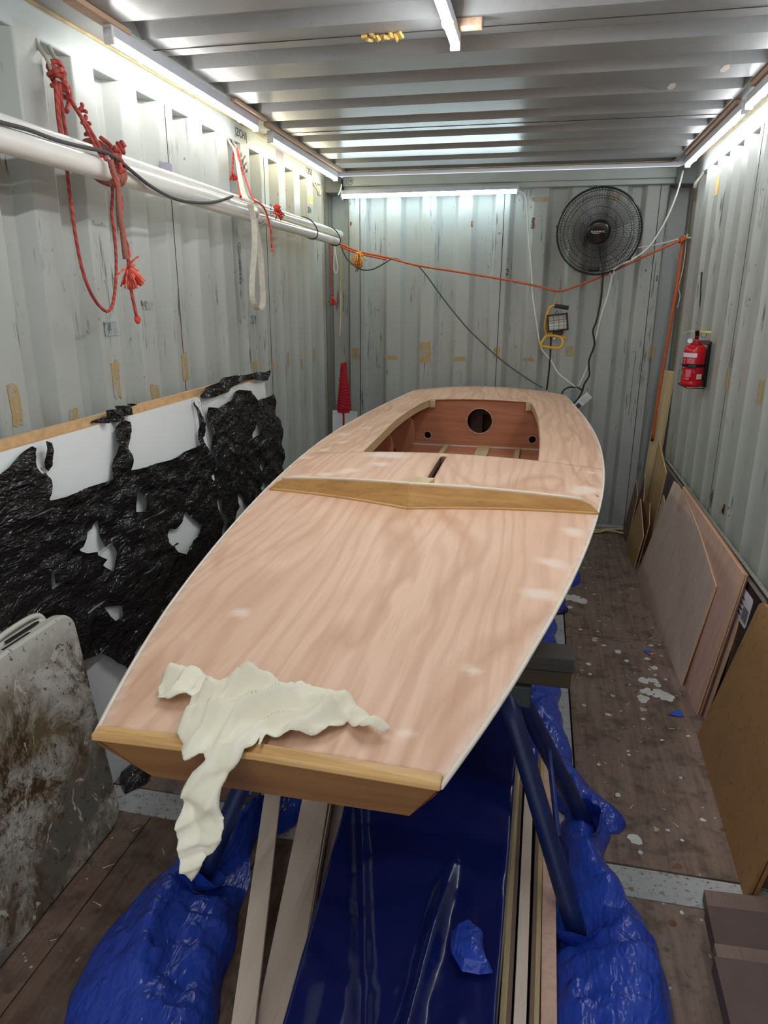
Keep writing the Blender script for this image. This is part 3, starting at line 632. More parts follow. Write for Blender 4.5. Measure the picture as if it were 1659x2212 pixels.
def seam(par, a, b, mat='dark_seam'): obj('weld_seam', MB().span(a, b), mat, par)
for x in (-0.951, 0.023, 0.985): seam(wb, (x - .002, Y1 - .002, 0), (x + .002, Y1 + .002, ZT))
seam(wb, (-1.034, 5.026, 0), (-1.030, 5.034, ZT), 'seam'); seam(wb, (1.0335, 5.026, 0), (1.0375, 5.034, ZT), 'seam')
for y in (2.80, 3.83, 1.50): seam(wl, (-1.1715, y - .0015, 0.0), (-1.1685, y + .0015, 2.28))
for y in (2.55, 3.55): seam(wr, (1.1685, y - .0015, 0.0), (1.1715, y + .0015, 2.28))

def patch(par, name, mat, axis, plane, c, z, w, h, seed):
    r_ = random.Random(seed); n = 12; p = []
    for i in range(n):
        t = i / n * 4; sd = int(t); u = t - sd
        a, b = ((-1 + 2 * u, -1), (1, -1 + 2 * u), (1 - 2 * u, 1), (-1, 1 - 2 * u))[sd]
        p.append((c + a * w / 2 * (0.85 + .3 * r_.random()), z + b * h / 2 * (0.85 + .3 * r_.random())))
    if axis == 'x': obj(name, MB().prism([(plane, q[0], q[1]) for q in p], (-0.0008 if plane > 0 else 0.0008, 0, 0)), mat, par)
    else: obj(name, MB().prism([(q[0], plane, q[1]) for q in p], (0, -0.0008, 0)), mat, par)
def near_ridge(y, shift): 
    k = round((y + 0.057 - 2.085 - shift) / 0.259); return 2.085 + shift + 0.259 * k - 0.0575
for i, (c, z, w, h) in enumerate(STAIN_LEFT):
    patch(wl, 'tape_residue', 'tan_residue' if i < 11 else 'orange_tape', 'x', -1.169, near_ridge(c, 0), z, min(w, 0.10), h, 30 + i)
for i, (c, z, w, h) in enumerate(MARKS_LEFT): patch(wl, 'scuff_mark', 'scuff', 'x', -1.169, near_ridge(c, 0), z, 0.08, h, 60 + i)
for i, (c, z, w, h) in enumerate(STAIN_BACK): patch(wb, 'tape_residue', 'tan_residue', 'y', Y1 - .001, c, z, w, h, 80 + i)
for i, (c, z, w, h) in enumerate(RUST_BACK): patch(wb, 'rust_patch', 'rust', 'y', Y1 - .001, c, z, w, h, 110 + i)
for i, (c, z, w, h) in enumerate(STAIN_RIGHT):
    patch(wr, 'tape_residue', 'orange_tape' if i == 2 else 'tan_residue', 'x', 1.169, near_ridge(c, -.035), z, 0.07, h, 140 + i)
for i, (c, z, w, h) in enumerate(RUST_RIGHT): patch(wr, 'rust_patch', 'rust', 'x', 1.169, near_ridge(c, -.035) + .02 * (i - 1), z, 0.035, h, 160 + i)
patch(wl, 'tape_strip', 'mauve_tape', 'x', -1.169, 2.775, 2.045, 0.10, 0.06, 170)
patch(wl, 'tape_strip', 'mauve_tape', 'x', -1.169, 3.29, 2.02, 0.11, 0.05, 171)
obj('tape_strip', MB().prism([(1.168, 4.445, 1.72), (1.168, 4.40, 1.72), (1.168, 4.352, 1.54), (1.168, 4.366, 1.53)], (-0.001, 0, 0)), 'black_tape', wr)
for b, x, z in (('1', 1.02, 1.700), ('2', 0.065, 1.742), ('3', -0.975, 1.766)):
    text('number_mark', b, 0.055, 'ink', wb, (x, Y1 - .002, z), (1, 0, 0), (0, 0, 1))
for i, b in enumerate(('ZH', 'XM', 'AN')):
    text('stencil_mark', b, 0.05, 'ink', wl, (-1.167, 4.585, 2.10 - .07 * i), (0, 1, 0), (0, 0, 1))

# roof sheet with ribs that stop short of the side rails
rp = []; y = 3.06 - 0.32 * 13; ZR = 2.375
while y < 5.0:
    for dy, dz in ((0.0, 0), (0.165, 0), (0.205, 0.034), (0.28, 0.034)):
        if Y0 < y + dy < 4.96: rp.append((y + dy, ZR + dz))
    y += 0.32
rp = [(Y0, ZR)] + rp + [(4.99, ZR), (5.12, ZR)]
m = MB(); n = len(rp)
for xx in (-1.03, 1.03): m.v += [(xx, a, b) for a, b in rp]
m.f = [(i, n + i, n + i + 1, i + 1) for i in range(n - 1)]
for s in (-1, 1):
    o = len(m.v); m.v += [(s * 1.03, a, ZR) for a, b in rp] + [(s * 1.20, a, ZR) for a, b in rp]
    src = 0 if s < 0 else n
    for i in range(n - 1):
        m.f.append((o + i, o + n + i, o + n + i + 1, o + i + 1))
        m.f.append((src + i, src + i + 1, o + i + 1, o + i))
m.v = [(a, b, c + 0.0) for a, b, c in m.v]
ce = obj('ceiling', m, 'roof', kind='structure')
md = ce.modifiers.new('bevel', 'BEVEL'); md.width = 0.007; md.segments = 2; md.limit_method = 'ANGLE'; md.angle_limit = 0.3
for y in (2.52, 3.80): obj('weld_seam', MB().span((-1.15, y - .002, ZR - .0015), (1.15, y + .002, ZR + .001)), 'dark_seam', ce)
obj('weld_seam', MB().span((-1.03, 4.945, ZR - .004), (1.06, 4.952, ZR + .001)), 'sealant', ce)
for x, y in ((0.75, 3.3), (0.9, 3.1), (1.098, 4.0)):
    obj('tape_residue', MB().prism([(x + .03 * math.cos(a) * .5, y + .05 * math.sin(a), ZR - .0012) for a in (0, 1, 2, 3, 4, 5)], (0, 0, .001)), 'orange_tape' if x > 1.05 else 'edge_white', ce)
for s, nm in ((-1, '3'), (1, '4')):
    rl = obj('trim_' + nm, MB().span((s * 1.17, Y0, 2.28), (s * 1.24, 4.96, 2.372)), 'rail', kind='structure', bevel=0.006)
    obj('weld_seam', MB().span((s * 1.166, Y0, 2.366), (s * 1.175, 4.96, 2.376)), 'sealant', rl)
    if s < 0:
        text('stencil_mark', '|ZCHI|', 0.05, 'ink', rl, (-1.1695, 3.545, 2.325), (0, 1, 0), (0, 0, 1))
        text('stencil_mark', '12850', 0.05, 'ink', rl, (-1.1695, 4.60, 2.325), (0, 1, 0), (0, 0, 1))
        obj('tape_strip', MB().span((-1.171, 4.02, 2.30), (-1.1692, 4.14, 2.35)), 'mauve_tape', rl)
hd = obj('trim_5', MB().span((-1.05, 4.955, 2.285), (1.06, 5.09, 2.345)).span((-1.05, 4.985, 2.255), (1.06, 5.09, 2.290)), 'rail', kind='structure', bevel=0.004)
text('number_mark', '19', 0.028, 'ink', hd, (-1.0, 4.9545, 2.315), (1, 0, 0), (0, 0, 1))
mb = MB(); mb.tube([(-1.0 + .022 * math.cos(a / 16 * 6.2832), 4.9545, 2.315 + .022 * math.sin(a / 16 * 6.2832)) for a in range(16)], 0.0012, 4, closed=True)
obj('number_ring', mb, 'ink', hd)
for s, nm in ((-1, '6'), (1, '7')):
    obj('trim_' + nm, MB().prism([(s * 1.055, 4.93, 2.245), (s * 1.19, 4.93, 2.245), (s * 1.19, 4.93, 2.37), (s * 1.055, 4.93, 2.34)], (0, 0.17, 0)), 'post', kind='structure', bevel=0.004)
obj('trim_8', MB().span((-1.04, 5.0, 0), (1.04, 5.06, 0.018)), 'strip', kind='structure', bevel=0.003)

# lashing rings welded under the top rails
def ring(name, x, y, lab):
    t = thing(name, lab, 'hook', (x, y, 2.28))
    for k_, dy in enumerate((-0.03, 0.03)):
        obj('ring_leg', MB().tube(smooth([(x - .012 * (1 if x < 0 else -1), y + dy, 2.285), (x + .0, y + dy, 2.26), (x + (.02 if x < 0 else -.02), y + dy * .9, 2.23), (x + (.022 if x < 0 else -.022), y + dy * .5, 2.205)], 4), 0.007, 8), 'hook', t, sm=True)
    obj('ring_bar', MB().tube([(x + (.022 if x < 0 else -.022), y - .018, 2.205), (x + (.022 if x < 0 else -.022), y + .018, 2.205)], 0.007, 8), 'hook', t, sm=True)
ring('lashing_ring', -1.165, 2.10, 'grey lashing ring under the left rail holding the long red rope')
ring('lashing_ring', -1.165, 3.42, 'grey lashing ring under the left rail holding the white strap')
ring('lashing_ring', -1.165, 4.72, 'empty grey lashing ring under the left rail by the back corner')
ring('lashing_ring', 1.165, 4.80, 'empty grey lashing ring under the right rail by the back corner')

# ------------------------------------------------------------------ tube lamps
def tube_lamp(a, b, mat, label, drop=(0, 0, -1), wood_pts=(), cap=True):
    a, b = Vector(a), Vector(b); d = (b - a).normalized(); dn = Vector(drop).normalized(); sd = d.cross(dn)
    t = thing('tube_lamp', label, 'lamp', (a + b) / 2, 'slim tube lamps under the roof')
    R = Matrix((sd, d, -dn)).transposed(); L = (b - a).length; c = (a + b) / 2
    obj('housing', MB().box(c - dn * 0.026, (0.030, L, 0.034), R), 'lamp_body', t, bevel=0.003)
    m_ = MB(); pr = [Vector((math.cos(q) * 0.0135, 0, -math.sin(q) * 0.019 - .0)) for q in [i * math.pi / 8 for i in range(9)]]
    m_.prism([a + d * .012 - dn * 0.010 + R @ p for p in pr], d * (L - .024))
    obj('diffuser', m_, mat, t, sm=False)
    for q in (a, b - d * .012): obj('end_cap', MB().box(q + d * .006 - dn * 0.012, (0.031, 0.012, 0.046), R), 'clip', t, bevel=0.002)
    for f in (0.16, 0.84):
        q = a.lerp(b, f)
        obj('clip', MB().tube([q + sd * (0.0165 * math.cos(w)) + dn * (0.022 * math.sin(w) - 0.010) for w in [math.pi * i / 8 for i in range(9)]], 0.0022, 6), 'clip', t, sm=True)
    for (p, sz) in wood_pts: obj('mounting_batten', MB().box(p, sz), 'batten_wood', t, bevel=0.002)
    return t
tube_lamp((-1.035, 2.225, 2.318), (-1.045, 3.43, 2.318), 'tube_neutral', 'white tube lamp along the left rail, nearer the camera', wood_pts=(((-1.037, 2.19, 2.366), (0.045, 0.28, 0.016)), ((-1.022, 3.3, 2.367), (0.03, 0.35, 0.014))))
tube_lamp((-1.055, 3.63, 2.312), (-1.065, 4.84, 2.312), 'tube_warm', 'warm yellowish tube lamp along the left rail, in the back corner', wood_pts=(((-1.04, 4.2, 2.365), (0.03, 1.3, 0.018)),))
tube_lamp((-1.055, 4.925, 2.216), (0.115, 4.925, 2.222), 'tube_cyan', 'bluish tube lamp across the top of the back wall', drop=(0, -0.5, -0.87), wood_pts=(((-0.84, 4.96, 2.243), (0.26, 0.06, 0.02)), ((-0.05, 4.96, 2.246), (0.3, 0.06, 0.02))))
tube_lamp((1.070, 3.47, 2.312), (1.075, 4.73, 2.312), 'tube_cold', 'cold white tube lamp along the right rail, nearer the back wall', wood_pts=(((1.055, 4.1, 2.366), (0.028, 1.1, 0.016)),))
tube_lamp((1.062, 2.20, 2.312), (1.066, 3.41, 2.312), 'tube_cold', 'cold white tube lamp cut by the right picture edge', wood_pts=(((1.05, 2.8, 2.366), (0.028, 1.0, 0.016)),))
tube_lamp((-0.012, 1.30, 2.318), (-0.010, 2.505, 2.318), 'tube_mid', 'white tube lamp in the middle of the roof', wood_pts=(((0.022, 2.45, 2.362), (0.11, 0.042, 0.024)), ((0.01, 1.4, 2.362), (0.11, 0.042, 0.024))))
tube_lamp((1.062, 0.90, 2.312), (1.062, 2.10, 2.312), 'tube_cold', 'added unseen tube lamp on the right rail, brightening the foreground')  # out of view, added as fill light for the foreground
tube_lamp((-0.012, -0.88, 2.318), (-0.012, 0.32, 2.318), 'tube_mid', 'added unseen tube lamp above the camera, brightening the foreground')  # another added fill lamp, unseen, lifting the bow and near floor
mb = MB()
for i in range(9): mb.box((-0.305 + i * .0145, 2.52 + .006 * math.sin(i * 2), 2.366 + .004 * math.cos(i * 3)), (0.02, 0.018 + .006 * math.sin(i), 0.010), Matrix.Rotation(i * .7, 3, 'Z') @ Matrix.Rotation(i * .3, 3, 'X'))
one('foam_blob', mb, 'foam_yellow', 'strip of yellow expanding foam stuck to the roof', 'foam', (-0.25, 2.52, 2.36), bevel=0.003)
# ------------------------------------------------------------------ the boat
BY = np.array([.77, .9, 1.2, 1.5, 1.8, 2.1, 2.4, 2.7, 3.0, 3.3, 3.6, 3.9, 4.2, 4.5, 4.87])
BW = np.array([.254, .292, .372, .434, .488, .531, .565, .5915, .606, .6085, .601, .587, .568, .541, .509])
BC = np.array([-.034, -.034, -.033, -.027, -.022, -.018, -.015, -.014, -.014, -.013, -.013, -.013, -.013, -.013, -.012])
_pw = np.polyfit(BY, BW, 6)
hw = lambda y: np.polyval(_pw, y)
xc = lambda y: np.interp(y, BY, BC)
crown = lambda y: np.interp(y, [.77, 1.5, 2.5, 4.87], [.008, .018, .03, .04])
def deck_z(x, y): return 0.96 + crown(y) * (1 - np.clip((x - xc(y)) / hw(y), -1, 1) ** 2)
boat = thing('sailing_dinghy', 'bare pink plywood sailing dinghy hull with blunt bow, lying on trestles', 'boat', (-0.015, 2.8, 0.65))
ys = np.linspace(.772, 4.868, 80)
def outline(y0, y1, n=60):
    yy = np.linspace(y0, y1, n)
    return [(xc(t) + hw(t), t) for t in yy] + [(xc(t) - hw(t), t) for t in yy[::-1]]
SLOT = [(-0.036, 2.20), (-0.012, 2.20), (-0.012, 2.63), (-0.018, 2.638), (-0.030, 2.638), (-0.036, 2.63)]
CK = [(-.356, 2.685), (-.362, 2.9), (-.369, 3.142), (-.374, 3.4), (-.373, 3.629), (-.364, 3.85), (-.348, 4.03), (-.312, 4.23),
      (.283, 4.245), (.303, 4.03), (.322, 3.75), (.333, 3.4), (.337, 3.1), (.335, 2.85), (.332, 2.685)]
FILL = [(.432, 1.879, .035), (.373, 1.624, .035), (.343, 1.43, .035), (-.238, 1.189, .022), (-.495, 2.262, .05), (-.333, 2.357, .045), (-.236, 2.469, .035), (.488, 2.344, .05),
        (.47, 2.30, .035), (.152, .868, .013), (-.236, .79, .012), (.232, 1.072, .016), (-.257, 2.63, .06), (-.21, 2.62, .05), (-.537, 2.745, .03), (-.553, 3.1, .035), (-.575, 2.6, .03), (-.50, 2.9, .03), (-.48, 3.25, .03), (.52, 2.6, .02), (-.40, 2.31, .03)]
def deck_part(name, poly, holes):
    m_, u, v = sheet(poly, holes, 0.0135, lambda x, y, d: (x, y, deck_z(x, y)))
    o = obj(name, m_, 'deck', boat, sm=True, solid=0.006)
    a = o.data.attributes.new('filler', 'FLOAT', 'POINT')
    val = np.zeros(len(u))
    for fx, fy, fr in FILL:
        ang = np.arctan2(v - fy, u - fx); rr_ = fr * 1.3 * (1 + .16 * np.sin(2 * ang + fx * 40) + .10 * np.sin(3 * ang + fy * 30))
        val = np.maximum(val, np.clip(1.3 * (1 - np.hypot(u - fx, v - fy) / rr_), 0, 1))
    ew = hw(v) - np.abs(u - xc(v)); val = np.maximum(val, np.clip(1.0 - ew / (0.014 + .01 * np.sin(v * 9) ** 2), 0, 1) * .8)
    a.data.foreach_set('value', val)
    return o
deck_part('foredeck', outline(.788, 2.683), [SLOT])
aft = outline(2.6865, 4.862)
deck_part('side_and_aft_deck', aft, [[(p[0], max(p[1], 2.60)) if 2.68 < p[1] < 2.70 else p for p in CK]])
# hull skin
kz = lambda y: np.interp(y, [.77, .83, 1.2, 1.66, 2.4, 3.2, 4.0, 4.87], [.858, .852, .79, .722, .675, .658, .672, .700])
m_ = MB(); cols = []
for t in ys:
    c_, w_ = float(xc(t)), float(hw(t)); zb = float(kz(t)); cw = w_ * 0.80
    yb = t + (0.055 if t < .9 else 0.055 * max(0, (1.4 - t) / .5)) 
    row = [(c_ - w_, t, .957), (c_ - w_ * .975, t, .945), (c_ - cw, yb, zb + .012 * min(1, max(0, (t - .8) / .5))), (c_ - cw * .5, yb, zb + .001), (c_, yb, zb)]
    row += [(2 * c_ - p[0], p[1], p[2]) for p in row[-2::-1]]
    cols.append(row)
for r_ in cols: m_.v += r_
k_ = len(cols[0])
for i in range(len(cols) - 1):
    for j in range(k_ - 1): m_.f.append((i * k_ + j, (i + 1) * k_ + j, (i + 1) * k_ + j + 1, i * k_ + j + 1))
obj('hull', m_, 'hull', boat, solid=0.0)
obj('bow_transom', MB().prism([cols[0][0], cols[0][2], cols[0][4], cols[0][6], cols[0][8]], (0, 0.018, 0)), 'bow', boat)
obj('stern_transom', MB().prism([cols[-1][0], cols[-1][2], cols[-1][4], cols[-1][6], cols[-1][8], (cols[-1][4][0], 4.868, .998)], (0, -0.012, 0)), 'hull', boat)
m_ = MB(); c0, w0 = float(xc(.77)), float(hw(.772))
m_.prism([(c0 - w0, .765, .966), (c0 - w0, .788, .968), (c0, .788, .976), (c0 + w0, .788, .968), (c0 + w0, .765, .966), (c0, .763, .974)], (0, 0, -0.011))
obj('bow_capping', m_, 'pine', boat, bevel=0.003)
for s in (-1, 1):
    obj('edge_strip', MB().tube([(float(xc(t)) + s * (float(hw(t)) - .001), t, .9575) for t in ys], 0.0042, 6), 'edge_white', boat, sm=True)
# cockpit
for s, pts in ((-1, CK[:8]), (1, CK[:7:-1])):
    p_ = smooth([(a, b, 0) for a, b in pts], 4); m_ = MB()
    for q in p_:
        z_ = float(deck_z(np.array(q.x), np.array(q.y)))
        m_.v += [(q.x + s * .001, q.y, z_ + .001), (q.x + s * .014, q.y, z_ - .007), (q.x + s * .014, q.y, z_ - .046), (q.x + s * .001, q.y, z_ - .042)]
    for i in range(len(p_) - 1):
        for j in range(4): m_.f.append((i * 4 + j, (i + 1) * 4 + j, (i + 1) * 4 + (j + 1) % 4, i * 4 + (j + 1) % 4))
    m_.f += [(0, 1, 2, 3), tuple(len(m_.v) - q for q in (1, 2, 3, 4))]
    obj('cockpit_carlin', m_, 'pine_y', boat)
circ = lambda cx, cz, r, n=28: [(cx + r * math.cos(2 * math.pi * i / n), cz + r * math.sin(2 * math.pi * i / n)) for i in range(n)]
bk = [(-.56, .957), (-.47, .69), (.445, .69), (.535, .957)] + [(x_, float(deck_z(np.array(x_), np.array(4.25))) - .008) for x_ in np.linspace(.5, -.5, 21)]
hol = [circ(-.016, .862, .074), circ(-.331, .763, .021, 20), circ(.304, .763, .021, 20)]
m_, u, v = sheet(bk, hol, 0.012, lambda a, b, d: (a, np.full_like(a, 4.252), b))
bh = obj('aft_bulkhead', m_, 'bulkhead', boat, solid=0.008)
for (cx, cz, r) in ((-.016, .862, .077), (-.331, .763, .0235), (.304, .763, .0235)):
    obj('hole_rim', MB().tube([(a, 4.249, b) for a, b in circ(cx, cz, r)], 0.0028, 5, closed=True), 'epoxy', bh, sm=True)
obj('stern_frame', MB().span((-.10, 4.55, .68), (-.02, 4.58, .93)), 'walnut', boat); obj('stern_frame', MB().span((-.02, 4.55, .86), (.06, 4.58, .885)), 'walnut', boat)
obj('cockpit_floor', MB().span((-.465, 2.2, .690), (.44, 4.25, .7005)), 'bulkhead', boat)
for x_, w_ in ((-.209, .03), (.018, .075), (.222, .03)):
    obj('floor_batten', MB().span((x_ - w_ / 2, 2.9, .70), (x_ + w_ / 2, 4.235, .716)), 'pine_y', boat, bevel=0.002)
obj('epoxy_fillet', MB().tube([(x_, 4.243, .704) for x_ in np.linspace(-.465, .44, 24)], .008, 6), 'epoxy', boat, sm=True); obj('epoxy_fillet', MB().tube([(-.463, t, .704) for t in np.linspace(3.0, 4.24, 20)], .007, 6), 'epoxy', boat, sm=True)
for s, cx in ((-1, -.52), (1, .49)):
    m_ = MB(); yy = np.linspace(2.7, 4.25, 24)
    for t in yy:
        a = float(xc(t)) + s * float(hw(t)) * .80; b = float(xc(t)) + s * (float(hw(t)) - .02)
        m_.v += [(a, t, .695), (b, t, .945)]
    m_.f = [(2 * i, 2 * i + 1, 2 * i + 3, 2 * i + 2) for i in range(len(yy) - 1)]
    obj('side_lining', m_, 'cockpit_side', boat)
# rounded side knee and its chine log, seen through the cockpit on the left
kn = [(-.46, .70), (-.545, .93)] + [(-.40 - .005 + .0 * i, .94) for i in (0,)] + [(-.372, .90), (-.36, .85), (-.362, .79), (-.385, .73), (-.42, .70)]
obj('side_knee', MB().prism([(a, 3.93, b) for a, b in kn], (0, .012, 0)), 'cockpit_side', boat)
obj('side_knee', MB().prism([(a - .02, 3.42, b) for a, b in kn], (0, .012, 0)), 'cockpit_side', boat)
obj('chine_log', MB().prism([(-.462, 3.94, .70), (-.43, 3.94, .70), (-.43, 4.245, .70), (-.45, 4.245, .70)], (0, 0, .05)), 'pine_y', boat)
for (x_, y_) in ((-.30, 4.215), (.27, 4.225)):
    obj('corner_block', MB().span((x_ - .016, y_ - .012, .94), (x_ + .016, y_ + .02, .982)), 'pine_z', boat, bevel=0.002)
# centreboard slot lining, mast block
for a_, b_ in (((-.046, 2.19, .80), (-.0365, 2.645, .979)), ((-.0115, 2.19, .80), (-.003, 2.645, .979)), ((-.044, 2.19, .79), (-.004, 2.645, .80)), ((-.036, 2.639, .80), (-.012, 2.645, .979))): obj('slot_lining', MB().span(a_, b_), 'walnut', boat)
obj('mast_block', MB().prism([(-.088, 2.03, .982), (-.016, 2.02, .982), (.008, 2.168, .982), (-.062, 2.174, .982)], (0, 0, .038)), 'pine_y', boat, bevel=0.002)
# V-shaped breakwater: two tapering boards meeting on the centreline
def breaker(xe, ye, name):
    ax, ay = -.037, 1.928; m_ = MB(); n_ = 26; d = Vector((xe - ax, ye - ay, 0)).normalized(); nb = Vector((-d.y, d.x, 0)); nb = nb if nb.y > 0 else -nb
    for i in range(n_):
        f = i / (n_ - 1); x_, y_ = ax + (xe - ax) * f, ay + (ye - ay) * f
        zd = float(deck_z(np.array(x_), np.array(y_))) - .001; h = .070 * (1 - f) + .036 * f
        if f > .86: h *= math.sqrt(max(.0, 1 - ((f - .86) / .141) ** 2)) * .9 + .1
        lean = nb * (h * 0.30); p = Vector((x_, y_, zd)); tp = p + lean + Vector((0, 0, h))
        m_.v += [p, tp, tp + nb * .011, p + nb * .011]
    for i in range(n_ - 1):
        for j in range(4): m_.f.append((i * 4 + j, i * 4 + (j + 1) % 4, (i + 1) * 4 + (j + 1) % 4, (i + 1) * 4 + j))
    m_.f += [(3, 2, 1, 0), tuple(4 * (n_ - 1) + j for j in range(4))]
    o = obj(name, m_, 'oak', boat, bevel=0.0025)
    obj('glue_fillet', MB().tube([Vector(m_.v[4 * i]) + Vector((0, -.002, .003)) for i in range(n_)], .005, 6), 'pine', o, sm=True)
    obj('lit_top_edge', MB().tube([Vector(m_.v[4 * i + 1]) + nb * .0055 + Vector((0, 0, .0006)) for i in range(n_ - 2)], .0052, 6), 'edge_white', o, sm=True)  # white strip paints the light caught along the board's top
breaker(-.532, 2.115, 'breakwater_board'); breaker(.512, 2.078, 'breakwater_board')
obj('screw_hole', MB().lathe([(0, 0), (.004, .0003), (.002, .0005)], (.523, 2.28, .9625), n=8), 'dark_hole', boat)

# ------------------------------------------------------------------ rag hanging over the bow
rag_poly = [RAG_DECK_LEFT[1]] + RAG_DECK_LEFT[2:][0:1] + RAG_DECK_LEFT[3:] + RAG_DECK
bowy = .760
pd = [tuple(p) for p in RAG_DECK if p[1] > .766]; pl = [tuple(p) for p in RAG_DECK_LEFT]
ztop = .972
front = [(p[0], bowy - (ztop - p[1])) for p in RAG_HANG]          # hanging part unrolled below the edge
full = pd + [(front[0][0], bowy)] + front + [(front[-1][0], bowy)] + [p for p in pl if p[1] > bowy] 
def ragf(u, v, d):
    lift = np.clip(d / .03, 0, 1)
    a = (u * .75 + v * .66); b = (-u * .66 + v * .75)
    dk = np.clip((v - bowy) / .03, 0, 1)
    w = 1 - np.abs(np.sin(b * 42 + 1.3 * np.sin(a * 16) + 4 * a))
    w = w ** 1.5
    w3 = (1 - np.abs(np.sin(b * 88 + 2.2 * np.sin(a * 21) - 7 * a))) ** 1.6
    w2 = .5 + .5 * folds(u, v, 5, 7, 6, 30)
    h = (.004 + (.032 * w + .017 * w3 + .013 * w2)) * (.25 + .75 * lift)
    edgewave = .010 * np.sin(u * 55 + v * 40) ** 2 * (1 - lift)
    z = np.where(v > bowy, deck_z(u, np.maximum(v, .77)) + .004 + h + edgewave * dk, .974 - (bowy - v))
    x = u + .004 * np.sin(v * 60)
    hang = np.clip((bowy - v) / .06, 0, 1)
    y = np.where(v > bowy, v, bowy - .006 - hang * (.010 + .012 * np.abs(np.sin(u * 40 + v * 12)) + .014 * w2 + .008 * w3) - .5 * h * (1 - hang))
    return x, y, z
m_, u, v = sheet(full, [], .0036, ragf)
rag = one('cotton_rag', m_, 'rag', 'crumpled cream cotton rag draped over the bow of the boat', 'rag', (-.06, .82, .98), sm=True)
md = rag.modifiers.new('smooth', 'SMOOTH'); md.factor = .25; md.iterations = 1
md = rag.modifiers.new('solid', 'SOLIDIFY'); md.thickness = .0016; md.offset = 1

# ------------------------------------------------------------------ trestles
def trestle(yc, label, legs, z=.718, beam=True):
    t = thing('trestle', label, 'trestle', (0, yc, 0), 'trestles under the boat')
    obj('top_plank', MB().span((-.44, yc - .042, z - .038), (.444, yc + .042, z)), 'beam', t, bevel=.003)
    obj('cross_beam', MB().span((-.438, yc - .036, z - .085), (.440, yc + .036, z - .041)), 'beam_low', t, bevel=.003)
    for s in (-1, 1):
        obj('leg_bracket', MB().span((s * .30 - .045, yc - .05, z - .145), (s * .30 + .045, yc + .05, z - .086)), 'bracket', t, bevel=.004)
    for (tx, ty, fx, fy) in legs:
        a, b = Vector((tx, ty, z - .10)), Vector((fx, fy, .012))
        l = obj('leg', MB().tube([a.lerp(b, i / 6) for i in range(7)], .0255, 16), 'blue_steel', t, sm=True)
        obj('leg_cap', MB().tube([b.lerp(a, .0), b.lerp(a, .035)], .029, 14), 'blue_steel', l, sm=True)
    for s in (-1, 1):
        L = [q for q in legs if q[0] * s > 0]
        pa = Vector((L[0][0], L[0][1], z - .1)).lerp(Vector((L[0][2], L[0][3], 0)), .56); pb = Vector((L[1][0], L[1][1], z - .1)).lerp(Vector((L[1][2], L[1][3], 0)), .40)
        obj('spreader_rod', MB().tube([pa + Vector((.028, 0, 0)), pb + Vector((.012, -.02, 0))], .0075, 10), 'blue_rod', t, sm=True)
    return t
trestle(1.655, 'blue steel trestle with dark timber beam, under the bow end of the boat', ((.275, 1.63, .512, 1.43), (.285, 1.69, .560, 1.845), (-.285, 1.63, -.512, 1.385), (-.30, 1.69, -.56, 1.86)))
trestle(3.75, 'blue steel trestle standing under the stern half of the boat', ((.275, 3.72, .49, 3.535), (.285, 3.79, .52, 3.97), (-.30, 3.72, -.53, 3.53), (-.30, 3.79, -.53, 3.97)), z=.655)

# ------------------------------------------------------------------ blue plastic
def bag(poly, H, seed, res=.008, dent=(), base=.02, tilt=(0, 0), amp=1.0):
    def fn(u, v, d):
        f = folds(u, v, seed, 6, 2.2, 8.0, .05); g2 = folds(u, v, seed + 50, 5, 9, 22, .04) + .5 * folds(u, v, seed + 90, 4, 20, 40, .02); br = np.sin(u * 9 + seed) * np.cos(v * 7 + seed * 2)
        s = (1 - np.exp(-d / .045)); s2 = np.clip(d / .05, 0, 1)
        z = base * np.clip(d / .008, 0, 1) + H * s * (.72 + .13 * br + .24 * f * amp) + .006 * g2 * s2
        for (dx, dy, dr, dh) in dent: z = z - dh * np.exp(-(((u - dx) ** 2 + (v - dy) ** 2) / dr ** 2))
        bl = .006 * (1 - s2)
        return u + .010 * f * s2 + bl * np.sin(v * 31), v + .008 * g2 * s2, np.maximum(z, .003)
    return sheet(poly, [], res, fn)[0]
LB = [(-.62, 1.46), (-.585, 1.56), (-.52, 1.64), (-.50, 1.74), (-.455, 1.80), (-.445, 1.70), (-.415, 1.55), (-.375, 1.40), (-.345, 1.25), (-.31, 1.1), (-.29, .98), (-.34, .88), (-.48, .88), (-.60, .94), (-.66, 1.04), (-.668, 1.14), (-.655, 1.26), (-.64, 1.36)]
one('blue_plastic_bag', bag(LB, .15, 3, dent=((-.50, 1.40, .085, .09), (-.44, 1.48, .07, .07))), 'blue_film', 'crumpled blue plastic bag wrapped round the left front trestle foot', 'plastic sheet', (-.5, 1.3, 0), 'blue plastic under the boat', sm=True)
RB = [(.455, 1.86), (.50, 1.90), (.575, 1.915), (.615, 1.87), (.60, 1.79), (.585, 1.72), (.62, 1.64), (.665, 1.55), (.695, 1.45), (.71, 1.34), (.69, 1.22), (.63, 1.12), (.52, 1.09), (.44, 1.13), (.415, 1.22), (.425, 1.32), (.445, 1.45), (.45, 1.58), (.445, 1.7)]
one('blue_plastic_bag', bag(RB, .16, 8, dent=((.515, 1.43, .06, .05),)), 'blue_film', 'crumpled blue plastic bag wrapped round the right front trestle foot', 'plastic sheet', (.55, 1.4, 0), 'blue plastic under the boat', sm=True)
TB = [(.485, 3.36), (.478, 2.95), (.488, 2.65), (.482, 2.52), (.51, 2.30), (.53, 2.15), (.575, 2.05), (.655, 1.965), (.675, 1.93), (.64, 1.885), (.56, 1.87), (.52, 1.90), (.475, 1.95), (.43, 2.0), (.34, 2.05), (.28, 2.4), (.26, 2.9), (.28, 3.36)]
